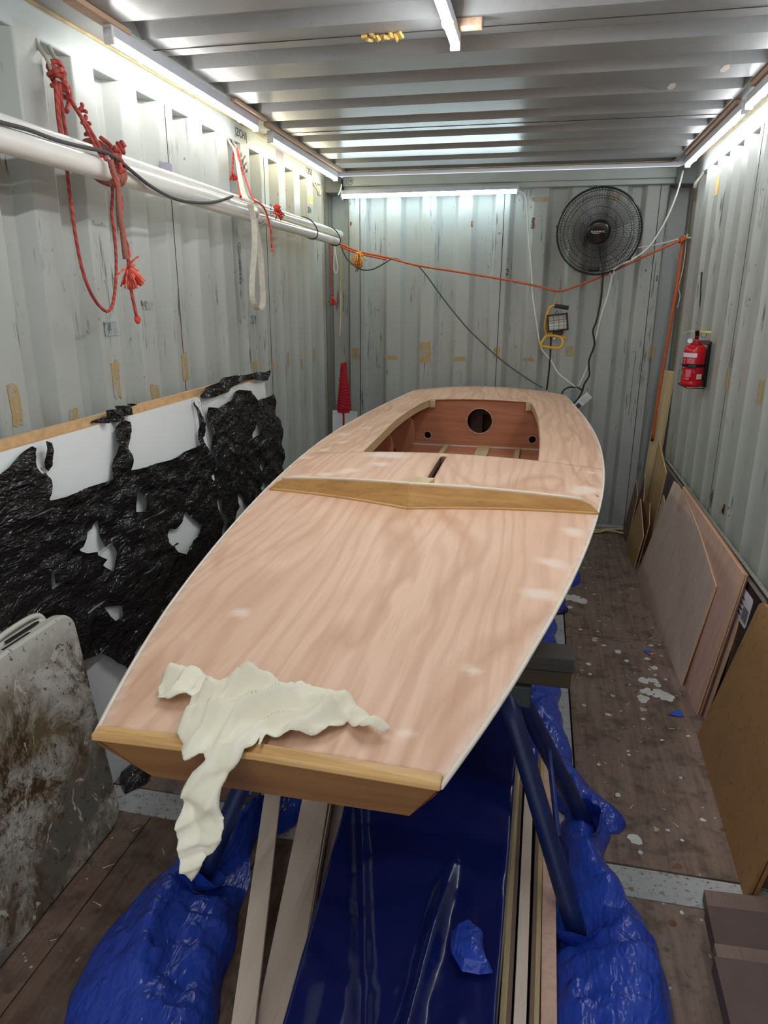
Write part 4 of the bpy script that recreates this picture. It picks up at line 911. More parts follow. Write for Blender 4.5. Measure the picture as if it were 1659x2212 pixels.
one('blue_plastic_sheet', bag(TB, .085, 21, res=.010, dent=((.56, 1.86, .05, .05),)), 'blue_film', 'long crumpled blue plastic sheet on the floor along the right side of the boat', 'plastic sheet', (.4, 2.5, 0), 'blue plastic under the boat', sm=True)
SB = [(.50, 4.02), (.56, 4.06), (.645, 4.02), (.63, 3.93), (.585, 3.84), (.52, 3.87), (.46, 3.92), (.45, 4.0)]
def collar(name, p, d, par, r0=.030, r1=.075, h=.07, seed=1):
    d = Vector(d).normalized(); U = d.cross(Vector((0, 1, 0))).normalized(); W = d.cross(U); m_ = MB(); n_ = 28; q = random.Random(seed); ph = [q.random() * 6 for _ in range(4)]
    for i in range(5):
        f = i / 4
        for j in range(n_):
            a = 2 * math.pi * j / n_; r = r0 + (r1 - r0) * f ** .8 * (1 + .30 * math.sin(2 * a + ph[0]) + .16 * math.sin(5 * a + ph[1]) * f)
            m_.v.append(Vector(p) + d * (h * f * (1 + .35 * math.sin(a + ph[2]))) + (U * math.cos(a) + W * math.sin(a)) * r)
    m_.f = [(i * n_ + j, i * n_ + (j + 1) % n_, (i + 1) * n_ + (j + 1) % n_, (i + 1) * n_ + j) for i in range(4) for j in range(n_)]
    return obj(name, m_, 'blue_film', par, sm=True)
collar('gathered_lip', (.500, 1.440, .035), (-.30, .25, .9), bpy.data.objects['blue_plastic_bag.001'], seed=3)
collar('gathered_lip', (.552, 1.835, .03), (-.35, -.2, .9), bpy.data.objects['blue_plastic_bag.001'], r1=.06, seed=5)
collar('gathered_lip', (-.500, 1.398, .035), (.30, .3, .9), bpy.data.objects['blue_plastic_bag'], r1=.06, h=.05, seed=9)
one('blue_plastic_bag', bag(SB, .055, 33, res=.008), 'blue_film', 'small crumpled blue plastic bundle on the floor near the back, right of the boat', 'plastic sheet', (.55, 3.95, 0), 'blue plastic under the boat')
m_ = MB(); m_.lathe([(.052, .004), (.055, .012), (.046, .03), (.034, .09), (.028, .15)], (.487, 3.515, 0), (.02, -.02, 1), 20)
b_ = thing('blue_foot_cover', 'small blue plastic cover with black rim on the far trestle foot', 'cover', (.487, 3.515, 0), 'blue plastic under the boat')
obj('cover', m_, 'blue_film', b_, sm=True); obj('rim', MB().tube([(.487 + .056 * math.cos(a * .2618), 3.515 + .056 * math.sin(a * .2618), .008) for a in range(24)], .006, 6, closed=True), 'black_plastic', b_, sm=True)
# left rear bit of blue film by the far left foot of the front trestle
UB = [(-.52, 2.3), (-.30, 2.3), (-.27, 2.0), (-.33, 1.72), (-.40, 1.62), (-.47, 1.80), (-.54, 1.95)]
one('blue_plastic_sheet', bag(UB, .05, 41, res=.013), 'blue_film', 'crumpled blue plastic sheet behind the pale strips, left under the bow', 'plastic sheet', (-.4, 2, 0), 'blue plastic under the boat', sm=True)
# big glossy sheet wrapped round the bundle between the strips
def wrapf(u, v, d):
    # u along width (-1..1 times half width plus drop), v = y
    xl = np.interp(v, [.55, .92, 1.55, 2.6], [-.03, -.088, -.118, -.14]); xr = np.interp(v, [.55, 1.05, 1.5, 2.6], [.312, .312, .318, .33])
    top = np.interp(v, [.55, 1.0, 1.45, 1.60, 2.6], [.215, .245, .285, .335, .345])
    s = np.clip(u, 0, 1); drop = np.where(u < 0, -u, np.where(u > 1, u - 1, 0))
    x = xl + (xr - xl) * s + np.where(u < 0, -.10, .05) * np.clip(drop * 2.5, 0, 1) ** 1.5 * .4
    f = folds(x * 1.0, v, 77, 6, 2.0, 7.0, .05); g2 = folds(x, v * .5, 78, 4, 9, 24, .03)
    soft = np.clip(s * 6, 0, 1) * np.clip((1 - s) * 6, 0, 1)
    z = top - drop * .9 + (.010 * f + .0025 * g2 * np.clip((1.5 - v) * 2, .15, 1)) * (.4 + .6 * soft) + .022 * np.exp(-((s - .62 - .25 * (v - 1.1)) / .045) ** 2) * np.clip((1.45 - v) * 4, 0, 1) - .018 * np.exp(-((s - .36 + .55 * (v - 1.0)) / .05) ** 2)
    return x, v, np.maximum(z, .006)
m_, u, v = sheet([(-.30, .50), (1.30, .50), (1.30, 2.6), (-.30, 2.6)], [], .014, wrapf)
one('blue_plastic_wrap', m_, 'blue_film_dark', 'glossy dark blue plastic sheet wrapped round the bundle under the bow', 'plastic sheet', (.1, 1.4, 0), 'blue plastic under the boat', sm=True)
m_ = bag([(.21, 1.19), (.24, 1.22), (.275, 1.20), (.285, 1.15), (.30, 1.11), (.27, 1.10), (.235, 1.10), (.215, 1.14)], .03, 91, res=.006)
m_.v = [(a, b, c + .262) for a, b, c in m_.v]
one('blue_plastic_scrap', m_, 'blue_film', 'twisted blue plastic corner lying on the glossy dark blue wrap', 'plastic sheet', (.25, 1.15, .26), 'blue plastic under the boat')

# ------------------------------------------------------------------ long timber strips on the floor
def strip(name, near, far, w, z0, z1, mat, label, edge=None):
    a, b = Vector((near[0], near[1], 0)), Vector((far[0], far[1], 0)); d = (b - a).normalized(); nrm = Vector((d.y, -d.x, 0))
    L = b - a; a2, b2 = a - L * .45, b + L * .55
    t = thing(name, label, 'timber strip', ((a + b) / 2) + Vector((0, 0, z0)), 'timber strips under the boat')
    obj('strip_body', MB().prism([a2 + Vector((0, 0, z0)), a2 + nrm * w + Vector((0, 0, z0)), b2 + nrm * w + Vector((0, 0, z0)), b2 + Vector((0, 0, z0))], (0, 0, z1 - z0)), mat, t, bevel=.0015)
    if edge:
        obj('strip_edge', MB().prism([a2 + nrm * (w + .0002) + Vector((0, 0, z0 + .001)), a2 + nrm * (w + edge[1]) + Vector((0, 0, z0 + .001)), b2 + nrm * (w + edge[1]) + Vector((0, 0, z0 + .001)), b2 + nrm * (w + .0002) + Vector((0, 0, z0 + .001))], (0, 0, (z1 - z0) * .96)), edge[0], t)
    return t
strip('plywood_strip', (-.231, 1.01), (-.428, 1.70), .050, .100, .118, 'plank_pale', 'pale plywood strip, leftmost of those under the bow')
strip('plywood_strip', (-.190, 1.035), (-.315, 1.715), .082, .070, .088, 'plank_pale', 'wide pale plywood strip, second from the left under the bow')
strip('timber_strip', (-.150, 1.075), (-.266, 1.765), .030, .040, .085, 'plank_brown', 'brown-edged strip with pale rim, left of the dark blue wrap', edge=('plank_pale', .004))
strip('plywood_strip', (-.112, 1.085), (-.230, 1.765), .085, .012, .038, 'plank_pale', 'low greyish strip half under the dark blue wrap')
strip('timber_strip', (.318, 1.10), (.322, 1.72), .014, .012, .150, 'plank_yellow', 'thin upright strip hard against the right side of the blue wrap', edge=('plank_brown', .010))
strip('plywood_strip', (.347, 1.09), (.352, 1.72), .026, .012, .140, 'plank_pale', 'pale strip, second to the right of the blue wrap', edge=None)
strip('timber_strip', (.379, 1.11), (.388, 1.72), .010, .012, .130, 'plank_brown', 'brown strip with a straw-coloured rim between two pale strips', edge=('plank_yellow', .011))
strip('plywood_strip', (.404, 1.12), (.410, 1.75), .034, .012, .112, 'ply_pink', 'rosy plywood strip, rightmost beside the right blue bag')
# ------------------------------------------------------------------ left side: white panels, black film, folding table
PV = Vector((-.08, 0, 1.19)).normalized(); PN = Vector((PV.z, 0, -PV.x)); PO = Vector((-1.0, 0, 0))
def pp(u, v, n=0.0): return PO + Vector((0, u, 0)) + PV * v + PN * n
def panel(name, y0, y1, v1, n0, n1, label):
    t = thing(name, label, 'panel', pp((y0 + y1) / 2, 0, n0), None)
    a = MB().prism([pp(y0, .0, n0), pp(y1, .0, n0), pp(y1, v1 - .002, n0), pp(y0, v1 - .002, n0)], PN * (n1 - n0)); obj('panel_core', a, 'panel_edge', t)
    a = MB().prism([pp(y0 + .0, .0, n1), pp(y1 - .0, .0, n1), pp(y1, v1 - .003, n1), pp(y0, v1 - .003, n1)], PN * .0008); obj('white_face', a, 'white_panel', t)
    return t
panel('laminate_panel', 1.08, 2.728, 1.177, -.018, -.0008, 'white laminated chipboard panel, the longer front one against the left wall')
panel('laminate_panel', 2.740, 3.475, 1.177, -.018, -.0008, 'white laminated chipboard panel, the shorter front one nearer the back wall')
bare = panel('chipboard_panel', 1.06, 3.44, 1.203, -.038, -.0200, 'bare tan chipboard panel showing only along the top behind the white ones')
bare.children[1].data.materials[0] = M['panel_edge']; bare.children[1].name = 'front_face'
jt = thing('joint_strip', 'white strip standing over the joint between the two white panels', 'strip', pp(2.66, .5), None)
obj('strip_face', MB().prism([pp(2.662, 1.172, .001), pp(2.712, 1.175, .001), pp(2.718, 1.09, .001), pp(2.726, .96, .001), pp(2.744, .85, .001), pp(2.775, .02, .001), pp(2.735, .02, .001), pp(2.722, .86, .001), pp(2.694, .94, .001), pp(2.668, .98, .001), pp(2.672, 1.09, .001)], PN * .016), 'white_panel', jt)
obj('strip_side', MB().prism([pp(2.7135, 1.17, .001), pp(2.723, 1.17, .001), pp(2.737, .96, .001), pp(2.7275, .96, .001)], PN * .012), 'panel_gap', jt)
def filmf(u, v, d):
    f = folds(u, v, 61, 6, 1.6, 6.5, .07); g2 = folds(u, v, 62, 5, 8, 22, .04) + .6 * folds(u, v, 63, 5, 22, 52, .03)
    e = np.clip(d / .05, 0, 1); sag = np.exp(-((v - .75) / .3) ** 2)
    n = .010 + .012 * (f + 1) * (.35 + .65 * e) + .0032 * g2 + .016 * (1 - e) * (.5 + .5 * np.sin(u * 31 + v * 47)) + .02 * np.exp(-((v - .30) / .12) ** 2) * (1 + f)
    n = n * np.clip((u - 1.45) / .25, .3, 1)
    n = np.maximum(n, .006)
    # at the far edge the film billows past the panel
    P = np.stack([PO.x + PV.x * v + PN.x * n, u + 0 * n, PO.z + PV.z * v + PN.z * n])
    return P[0], P[1], np.maximum(P[2], .004)
m_, u, v = sheet(BLACK_POLY, BLACK_HOLES, .0065, filmf)
one('black_plastic_film', m_, 'black_film', 'torn wrinkled black plastic film hanging over the white panels', 'plastic sheet', (-1.02, 2.3, 0), sm=True)
def crumple(poly, H, seed, off, mat='black_film', res=.007):
    m_ = bag(poly, H, seed, res=res); m_.v = [(a + off[0], b + off[1], c + off[2]) for a, b, c in m_.v]; return m_
m_, u, v = sheet([(2.00, 1.180), (2.05, 1.207), (2.13, 1.216), (2.24, 1.212), (2.21, 1.188), (2.10, 1.168)], [], .006, lambda u, v, d: filmf(u, v, d))
m_.v = [(a - .012 + .02 * math.sin(b * 90), b, c) for a, b, c in m_.v]
one('black_film_scrap', m_, 'black_film', 'scrap of black film over the top edge of the longer white panel', 'plastic sheet', (-1.06, 2.1, 1.19), 'black film scraps')
m_, u, v = sheet([(2.69, 1.18), (2.78, 1.205), (2.95, 1.228), (3.08, 1.226), (3.20, 1.216), (3.34, 1.218), (3.44, 1.205), (3.49, 1.212), (3.485, 1.16), (3.40, 1.165), (3.28, 1.185), (3.12, 1.19), (3.0, 1.168), (2.85, 1.155), (2.72, 1.165)], [], .0065, filmf)
one('black_film_scrap', m_, 'black_film', 'crumpled black film along the top of the shorter white panel', 'plastic sheet', (-1.06, 3.1, 1.19), 'black film scraps')
FB = [(-.985, 1.78), (-.93, 1.72), (-.88, 1.78), (-.90, 1.84), (-.86, 1.90), (-.80, 1.93), (-.88, 1.97), (-.95, 2.02), (-.985, 1.95)]
one('black_film_scrap', bag(FB, .07, 71, res=.008), 'black_film', 'crumpled black plastic film on the floor behind the folding table', 'plastic sheet', (-.92, 1.88, 0), 'black film scraps')
# shreds of film and tape stuck on the white faces
for i, poly in enumerate(([(1.722, 1.178), (1.745, 1.168), (1.752, 1.165), (1.748, 1.13), (1.755, 1.10), (1.735, 1.085), (1.722, 1.10)],)):
    m_, u, v = sheet(poly, [], .005, lambda u, v, d: filmf(u, v, d))
    one('black_film_scrap', m_, 'black_film', 'narrow torn shred of black film stuck high on the longer white panel', 'plastic sheet', (-1.06, 1.74, 1.1), 'black film scraps')

# folding table: two moulded halves folded together, leaning
TA = math.atan2(.08, .706); TV = Vector((-math.sin(TA), 0, math.cos(TA))); TN = Vector((TV.z, 0, -TV.x)); TO = Vector((-.872, 0, .006))
def tp(u, v, n): return TO + Vector((0, u, 0)) + TV * v + TN * n
def rrect(y0, y1, v0, v1, r, n=7):
    p = []
    for cy, cv, a0 in ((y1 - r, v0 + r, -90), (y1 - r, v1 - r, 0), (y0 + r, v1 - r, 90), (y0 + r, v0 + r, 180)):
        for i in range(n + 1):
            a = math.radians(a0 + 90 * i / n); p.append((cy + r * math.cos(a), cv + r * math.sin(a)))
    return p
tb = thing('folding_table', 'paint-stained white plastic folding table, folded and leaning at lower left', 'table', (-.9, 1.15, 0))
obj('front_half', MB().prism([tp(a, b, -.038) for a, b in rrect(.70, 1.615, 0, .712, .055)], TN * .038), 'stained', tb, bevel=.007)
obj('rear_half', MB().prism([tp(a, b, -.082) for a, b in rrect(.70, 1.585, 0, .716, .055)], TN * .038), 'table_white', tb, bevel=.007)
obj('hinge_gap', MB().prism([tp(.74, .02, -.044), tp(1.56, .02, -.044), tp(1.56, .69, -.044), tp(.74, .69, -.044)], TN * .006), 'dark_hole', tb)
obj('handle', MB().tube(smooth([tp(1.36, .708, -.055), tp(1.39, .728, -.055), tp(1.50, .732, -.055), tp(1.545, .722, -.055), tp(1.56, .70, -.055)], 5), .008, 8), 'table_white', tb, sm=True)
obj('handle_recess', MB().prism([tp(a, .7125, b) for a, b in ((1.40, -.047), (1.52, -.047), (1.525, -.040), (1.52, -.036), (1.40, -.036), (1.395, -.04))], TV * .004), 'dark_hole', tb)
obj('latch_slot', MB().prism([tp(a, .7122, b) for a, b in ((1.36, -.024), (1.46, -.024), (1.46, -.016), (1.36, -.016))], TV * .0012), 'dark_hole', tb)
obj('rim_foot', MB().prism([tp(.71, -.006, -.03), tp(1.57, -.006, -.03), tp(1.57, -.006, -.008), tp(.71, -.006, -.008)], TV * .008), 'dark_hole', tb)

# ------------------------------------------------------------------ white tubes on the left wall
def spar(name, pts, r, label, mat='spar', open_far=False, extra=None):
    t = thing(name, label, 'tube', pts[len(pts) // 2], 'white tubes hung on the left wall')
    a, b = Vector(pts[0]), Vector(pts[-1]); n_ = 24
    P = [a.lerp(b, i / n_)  for i in range(n_ + 1)]
    obj('tube_body', MB().tube(P, r, 24), mat, t, sm=True)
    d = (b - a).normalized()
    obj('end_rim', MB().lathe([(r * .80, -.004), (r * 1.01, -.004), (r * 1.02, .003), (r * .80, .004)], b, d, 24), mat, t, sm=False)
    obj('end_plug', MB().lathe([(0, -.001), (r * .8, -.001), (r * .8, .001)], b, d, 20), 'spar_in' if open_far else mat, t)
    return t
spar('white_tube', [(-1.03, .55, 1.978), (-1.03, 2.6, 1.978), (-1.03, 4.78, 1.970)], .0265, 'upper white tube slung along the left wall')
spar('white_tube', [(-.985, .55, 1.929), (-.985, 2.6, 1.925), (-.985, 4.556, 1.910)], .0235, 'lower white tube slung along the left wall, passing through the thick one')
spar('white_sleeve_tube', [(-.985, .60, 1.929), (-.985, 2.0, 1.930), (-.985, 3.19, 1.931)], .031, 'thick lower white tube ending beside the white strap', open_far=True)
# ------------------------------------------------------------------ ropes and cords
def cord(name, pts, r, mat, label, cat='cord', sub=4, group=None, sides=8, radii=None):
    P = smooth(pts, sub); c = P[len(P) // 2]
    return one(name, MB().tube(P, r, sides), mat, label, cat, c, group, sm=True)
def coil(c, r, turns, tr, axis, pitch, n=14, squash=1.0):
    A = Vector(axis).normalized(); ref = Vector((0, 0, 1)) if abs(A.z) < .9 else Vector((1, 0, 0)); U = (ref - A * ref.dot(A)).normalized(); W = A.cross(U)
    return [Vector(c) + A * (pitch * i / n) + U * (r * math.cos(2 * math.pi * i / n)) + W * (r * squash * math.sin(2 * math.pi * i / n)) for i in range(int(turns * n) + 1)]
def tassel(m_, top, d, L, n, spread, r, seed):
    q = random.Random(seed); d = Vector(d).normalized()
    for i in range(n):
        e = Vector((q.gauss(0, 1), q.gauss(0, 1), q.gauss(0, 1))) * spread + d
        e.normalize(); t0 = Vector(top); p = [t0 + e * L * f + Vector((0, 0, -.25 * L * f * f)) for f in (0, .35, .7, 1.0)]
        m_.tube(p, r, 5)
    return m_
rr1 = thing('red_rope', 'long red rope hanging from the nearer left ring, looped under the tubes with frayed ends', 'rope', (-1.13, 2.15, 2.2))
RED = lambda n, pts, r, mat='red_rope', par=rr1: obj(n, MB().tube(smooth(pts, 5), r, 8), mat, par, sm=True)
RED('hanging_loop', RED_A, .0052); RED('strand', RED_B, .0052); RED('strand', RED_C, .0055)
RED('strand', RED_D, .0058); RED('strand', RED_E, .0045)
m_ = MB()
for i in range(5): m_.tube(coil((-1.143 + .003 * i, 2.105, 2.212 - .017 * i), .019 + .003 * (i % 2), 1.05, .006, (.15 * (i - 2), .3 * ((-1) ** i), 1), .012), .0075, 7)
m_.tube(smooth([(-1.14, 2.08, 2.22), (-1.12, 2.12, 2.17), (-1.135, 2.14, 2.13), (-1.12, 2.10, 2.10)], 5), .008, 7)
obj('knot', m_, 'red_rope', rr1, sm=True)
m_ = MB()
for i in range(4): m_.tube(coil((-1.105, 2.145 + .012 * i, 2.125 - .03 * i), .010, 1.2, .006, (0.2, .6, -1), .02), .0055, 7)
obj('twisted_knot', m_, 'red_rope', rr1, sm=True)
# wrap round the two tubes
m_ = MB(); cx, cz, yw = -1.008, 1.953, 2.065
for i in range(3):
    m_.tube(smooth([(cx + .052 * math.cos(a) + .030 * math.sin(a), yw + .017 * i + .012 * math.sin(a * .5), cz - .052 * math.cos(a) + .030 * math.sin(a)) for a in [j * 2 * math.pi / 12 for j in range(12)]], 3, True), .0085, 8, closed=True)
obj('wrapping', m_, 'pink_rope', rr1, sm=True)
m_ = MB()
for i, (dy, dz) in enumerate(((0, 0), (.02, -.03), (.03, .02))): m_.tube(coil((-.950, 2.06 + dy, 1.972 + dz), .014, 1.3, .006, (1, .3 * i, .4), .012), .0062, 7)
m_.tube(smooth([(-1.0, 2.075, 2.02), (-.965, 2.07, 1.995), (-.94, 2.065, 1.955), (-.94, 2.065, 1.92)], 5), .0062, 7)
obj('knot', m_, 'red_rope', rr1, sm=True)
obj('thick_tail', MB().tube(smooth(RED_F, 5), .0088, 8), 'pink_rope', rr1, sm=True)
RED('thin_tail', RED_G, .0052, 'red_rope')
tt = TASSEL1
obj('frayed_end', tassel(tassel(MB(), tt[0], (.1, .5, -.7), .055, 34, .55, .0028, 3), tt[1], (.2, .3, -.9), .030, 16, .5, .0030, 5), 'red_fluff', rr1, sm=True)
obj('end_knot', MB().lathe([(.002, -.012), (.009, -.008), (.010, 0), (.007, .010), (.003, .014)], RED_G[-1], (0, .1, -1), 10), 'red_bright', rr1, sm=True)
cord('speckled_rope', DARK_CORD, .0055, 'grey_rope', 'dark grey speckled rope trailing over the white tubes on the left wall', 'rope')
# second hanging point: webbing and red cord
ws = thing('webbing_strap', 'dirty white webbing strap looped from the second left ring round the tubes', 'strap', (-1.1, 3.4, 2.2))
def band(name, pts, w, mat, par, wd=(0, 1, 0), th=.0016, sub=5):
    P = smooth(pts, sub); wd = Vector(wd).normalized(); m_ = MB()
    for i, p in enumerate(P):
        t = (P[min(i + 1, len(P) - 1)] - P[max(i - 1, 0)]).normalized(); s_ = (wd - t * wd.dot(t)).normalized(); nn_ = t.cross(s_)
        m_.v += [p - s_ * w / 2 - nn_ * th / 2, p + s_ * w / 2 - nn_ * th / 2, p + s_ * w / 2 + nn_ * th / 2, p - s_ * w / 2 + nn_ * th / 2]
    for i in range(len(P) - 1):
        for j in range(4): m_.f.append((i * 4 + j, i * 4 + (j + 1) % 4, (i + 1) * 4 + (j + 1) % 4, (i + 1) * 4 + j))
    m_.f += [(3, 2, 1, 0), tuple(4 * (len(P) - 1) + j for j in range(4))]
    return obj(name, m_, mat, par)
band('upper_strap', STRAP_UP, .026, 'webbing', ws, (0, .8, .2))
m_ = MB()
for i in range(3): m_.tube(coil((-1.125, 3.415 + .008 * i, 2.205 - .028 * i), .017, 1.2, .005, (.3, .8, -.6), .012), .010, 7, flat=.5)
obj('top_knot', m_, 'webbing', ws, sm=True)
m_ = MB(); cx, cz, yw = -1.008, 1.950, 3.27
wr_ = [(cx + .052 * math.cos(a) + .029 * math.sin(a), yw, cz - .052 * math.cos(a) + .029 * math.sin(a)) for a in [j * 2 * math.pi / 16 for j in range(17)]]
band('tube_wrap', wr_, .030, 'webbing', ws, (0, 1, 0), .003, 2)
band('loop', STRAP_LOOP, .024, 'webbing', ws, (.8, .45, 0), .0018)
tl = band('tail', STRAP_TAIL, .018, 'webbing_dark', ws, (.5, 1, 0), .0016)
text('strap_print', 'RESIDENCES', .036, 'ink_blue', ws, (-1.158, STRAP_TAIL[2][1] - .004, STRAP_TAIL[2][2] - .02), (0.0, .06, 1), (0, -1, .06))
text('strap_print', 'INCI', .026, 'ink_blue', ws, (-.938, 3.30, 1.955), (.1, .1, -1), (.5, 1, 0))
text('strap_print', 'SINCI', .022, 'ink_blue', ws, (STRAP_UP[1][0] + .03, STRAP_UP[1][1] + .01, STRAP_UP[1][2] - .03), (.45, .1, -1), (.3, 1, 0))
rc = thing('red_rope', 'bright thin red rope with short frayed ends, hung from the second left ring', 'rope', (-1.12, 3.42, 2.2))
for nm_, pts, r_ in (('strand', RED2, .006), ('strand', RED2B, .004), ('tail', RED2C, .0042), ('short_end', RED2D, .0045)): RED(nm_, pts, r_, 'red_bright', rc)
m_ = MB()
for i in range(3): m_.tube(coil((-.945, 3.38 + .015 * i, 1.965 - .012 * i), .014, 1.3, .005, (.5, .5 * (-1) ** i, .6), .014), .0062, 7)
tassel(m_, (-.94, 3.40, 1.96), (.2, .8, -.3), .035, 9, .6, .003, 9); tassel(m_, RED2D[-1], (0, .2, -1), .03, 10, .4, .003, 12)
obj('knot', m_, 'red_bright', rc, sm=True)
obj('frayed_tip', tassel(MB(), RED2C[-1], (0, .4, -1), .014, 8, .4, .0022, 8), 'red_fluff', rc, sm=True)
for i, (yy_, ex) in enumerate(((4.05, 0), (4.52, 0))):
    cx, cz = -1.008, (1.946, 1.942)[i]
    P = smooth([(cx + .050 * math.cos(a) + .030 * math.sin(a), yy_, cz - .050 * math.cos(a) + .030 * math.sin(a)) for a in [j * 2 * math.pi / 14 for j in range(14)]], 3, True)
    one('cable_loop', MB().tube(P, .0035, 6, closed=True), 'black_cable', ('black cable looped once round the white tubes, away from their far end', 'black cable looped once round the white tubes, at their far end')[i], 'cable', (cx, yy_, cz), 'cable loops round the tubes', sm=True)
cord('grey_cable', GRAY_CORD, .0045, 'grey_cable', 'dark grey cable with lime plug drooping from the tube ends across to the stern', 'cable')
obj('lime_plug', MB().box((.345, 4.902, .838), (.06, .03, .018), Matrix.Rotation(.35, 3, 'Y')), 'lime', bpy.data.objects['grey_cable'], bevel=.003, label='lime green plug')
orr = thing('orange_rope', 'orange rope strung across the back wall with its tail hanging at right', 'rope', ORANGE[7], None)
obj('line', MB().tube(smooth(ORANGE, 5), .0068, 8), 'orange_rope', orr, sm=True)
obj('doubled_line', MB().tube(smooth([(a, b - .005, c - .014) for a, b, c in ORANGE[:3]], 4), .0062, 8), 'orange_rope', orr, sm=True)
obj('hanging_tail', MB().tube(smooth(ORANGE_TAIL, 5), .0105, 8), 'orange_rope', orr, sm=True)
obj('tail_tip', MB().lathe([(.009, 0), (.009, .014), (.004, .016)], ORANGE_TAIL[-1], (0, 0, -1), 10), 'black_plastic', orr)
e_ = ORANGE[-1]; m_ = MB()
for i in range(3): m_.tube(coil((e_[0] - .012 * i, e_[1], e_[2] - .006 * i), .014, 1.2, .006, (1, .3 * i, .2), .01), .006, 7)
obj('knot', m_, 'orange_rope', orr, sm=True)
e_ = ORANGE[1]; m_ = tassel(MB(), e_, (0, -.2, -1), .085, 40, .25, .0042, 15); m_.tube(coil((e_[0], e_[1], e_[2] - .008), .016, 2, .005, (0, 0, -1), .010), .007, 7)
obj('frayed_knot', m_, 'gold_fluff', orr, sm=True)
one('wall_hook', MB().tube([(1.145, 4.87, 1.932), (1.168, 4.87, 1.932)], .006, 8).tube([(1.145, 4.87, 1.932), (1.145, 4.87, 1.955)], .006, 8), 'hook', 'small hook on the right post carrying the end of the orange rope', 'hook', (1.16, 4.87, 1.93))
cord('white_cable', WHITE1, .005, 'white_cable', 'white cable from the back wall lamp down to the power board', 'cable', group=None)
cord('white_cable', WHITE2, .005, 'white_cable', 'white cable from the right lamp down to the orange rope', 'cable')
wc = cord('white_cable', WHITE3, .005, 'white_cable', 'white cable clipped to the orange rope below the fan, running to the power board', 'cable')
m_ = MB(); m_.box((WHITE3[0][0] + .008, 4.865, WHITE3[0][2] + .012), (.012, .012, .03)); m_.box((WHITE3[0][0] - .014, 4.865, WHITE3[0][2] + .008), (.010, .012, .026))
one('cable_clip', m_, 'white_cable', 'pair of white clips on the orange rope below the fan', 'clip', (WHITE3[0][0], 4.86, WHITE3[0][2]), bevel=.002)
cord('fan_cable', FANCORD, .006, 'black_cable', 'black cable wandering from the wall fan down to the power board', 'cable')
cord('black_cable', FANLOOP, .0055, 'black_cable', 'loop of black cable with white plug behind the right corner of the stern', 'cable')
obj('plug', MB().box((.468, 4.90, .878), (.030, .024, .022), Matrix.Rotation(.6, 3, 'Y')), 'white_cable', bpy.data.objects['black_cable'], bevel=.003, label='white plug')
cord('lamp_cable', WLCORD, .006, 'black_cable', 'black cable hanging straight down from the yellow work light', 'cable')
cord('white_string', STRING_POST, .0025, 'white_cable', 'thin white string from the right post to the wall fan', 'string')
cord('white_string', STRING_HANG, .0030, 'white_cable', 'thin white string dangling with a knot at the right post', 'string')
cord('white_cable', TUBE_CORD_LEFT, .004, 'white_cable', 'short white cable linking the left and back lamps', 'cable')
cord('white_rope', WHITEROPE, .005, 'cream_cable', 'thin off-white rope hanging straight in the left back corner', 'rope')
cord('white_loop', WHITELOOP, .0036, 'white_cable', 'white cord loop hanging below the far ends of the tubes', 'cord')
rp_ = cord('red_cord_end', REDCORD_POST, .006, 'red_rope', 'dark red cord with frayed tip hanging in the left back corner', 'cord')
obj('frayed_tip', tassel(MB(), REDCORD_POST[-1], (0, .2, -1), .05, 14, .4, .004, 31), 'red_bright', rp_, sm=True).location = (0, 0, 0)
# ------------------------------------------------------------------ wall fan
FC = Vector((.618, 4.80, 1.968)); FN = Vector((-.10, -.985, -.13)).normalized()      # faces into the room, tipped down a little
FU = (Vector((0, 0, 1)) - FN * FN.z).normalized(); FR = FU.cross(FN).normalized() * 1.0
def fp(r, a, n): return FC + (FR * math.cos(a) + FU * math.sin(a)) * r + FN * n
fan = thing('wall_fan', 'black caged wall fan with round badge, high on the back wall', 'fan', FC - FN * .20)
R_ = .250
cage = [(.058, .072), (.11, .074), (.17, .066), (.215, .045), (.243, .018), (R_, 0.0)]
m_ = MB(); NW = 132
for i in range(NW):
    a0 = 2 * math.pi * i / NW
    pts = [fp(r, a0 + .55 * (1 - r / R_) - .25, n) for r, n in cage]
    m_.tube(smooth(pts, 2), .0012, 4)
obj('front_grille', m_, 'black_wire', fan, kind='stuff', sm=True)
m_ = MB()
for i in range(88):
    a0 = 2 * math.pi * i / 88
    m_.tube([fp(r, a0, n) for r, n in ((R_, 0), (.24, -.04), (.19, -.075), (.08, -.09))], .0010, 4)
obj('rear_grille', m_, 'black_wire', fan, kind='stuff', sm=True)
for r, n in ((.105, .0735), (.145, .070), (.205, .049)): obj('grille_ring', MB().tube([fp(r, i * math.pi / 32, n - .002) for i in range(64)], .0016, 5, closed=True), 'black_wire', fan, sm=True)
for r, n in ((.235, -.045), (.19, -.074)): obj('rear_ring', MB().tube([fp(r, i * math.pi / 24, n - .002) for i in range(48)], .002, 5, closed=True), 'black_wire', fan, sm=True)
obj('rim', MB().tube([fp(R_, i * math.pi / 40, 0) for i in range(80)], .0058, 8, closed=True), 'black_plastic', fan, sm=True)
for a in (.45, 1.7, 3.0, 4.2, 5.6): obj('rim_clip', MB().box(fp(R_ + .004, a, 0), (.014, .016, .014)), 'black_plastic', fan, bevel=.002)
bd = obj('badge', MB().lathe([(0, .085), (.056, .085), (.063, .083), (.067, .077), (.067, .060)], FC, FN, 40), 'black_plastic', fan, sm=True)
text('badge_lettering', 'EUROMATIC', .0145, 'silver', bd, fp(.004, math.pi / 2, .0856), FR, FU)
obj('badge_line', MB().box(fp(-.005, math.pi / 2, .0855), (.062, .001, .0012)), 'silver', bd)
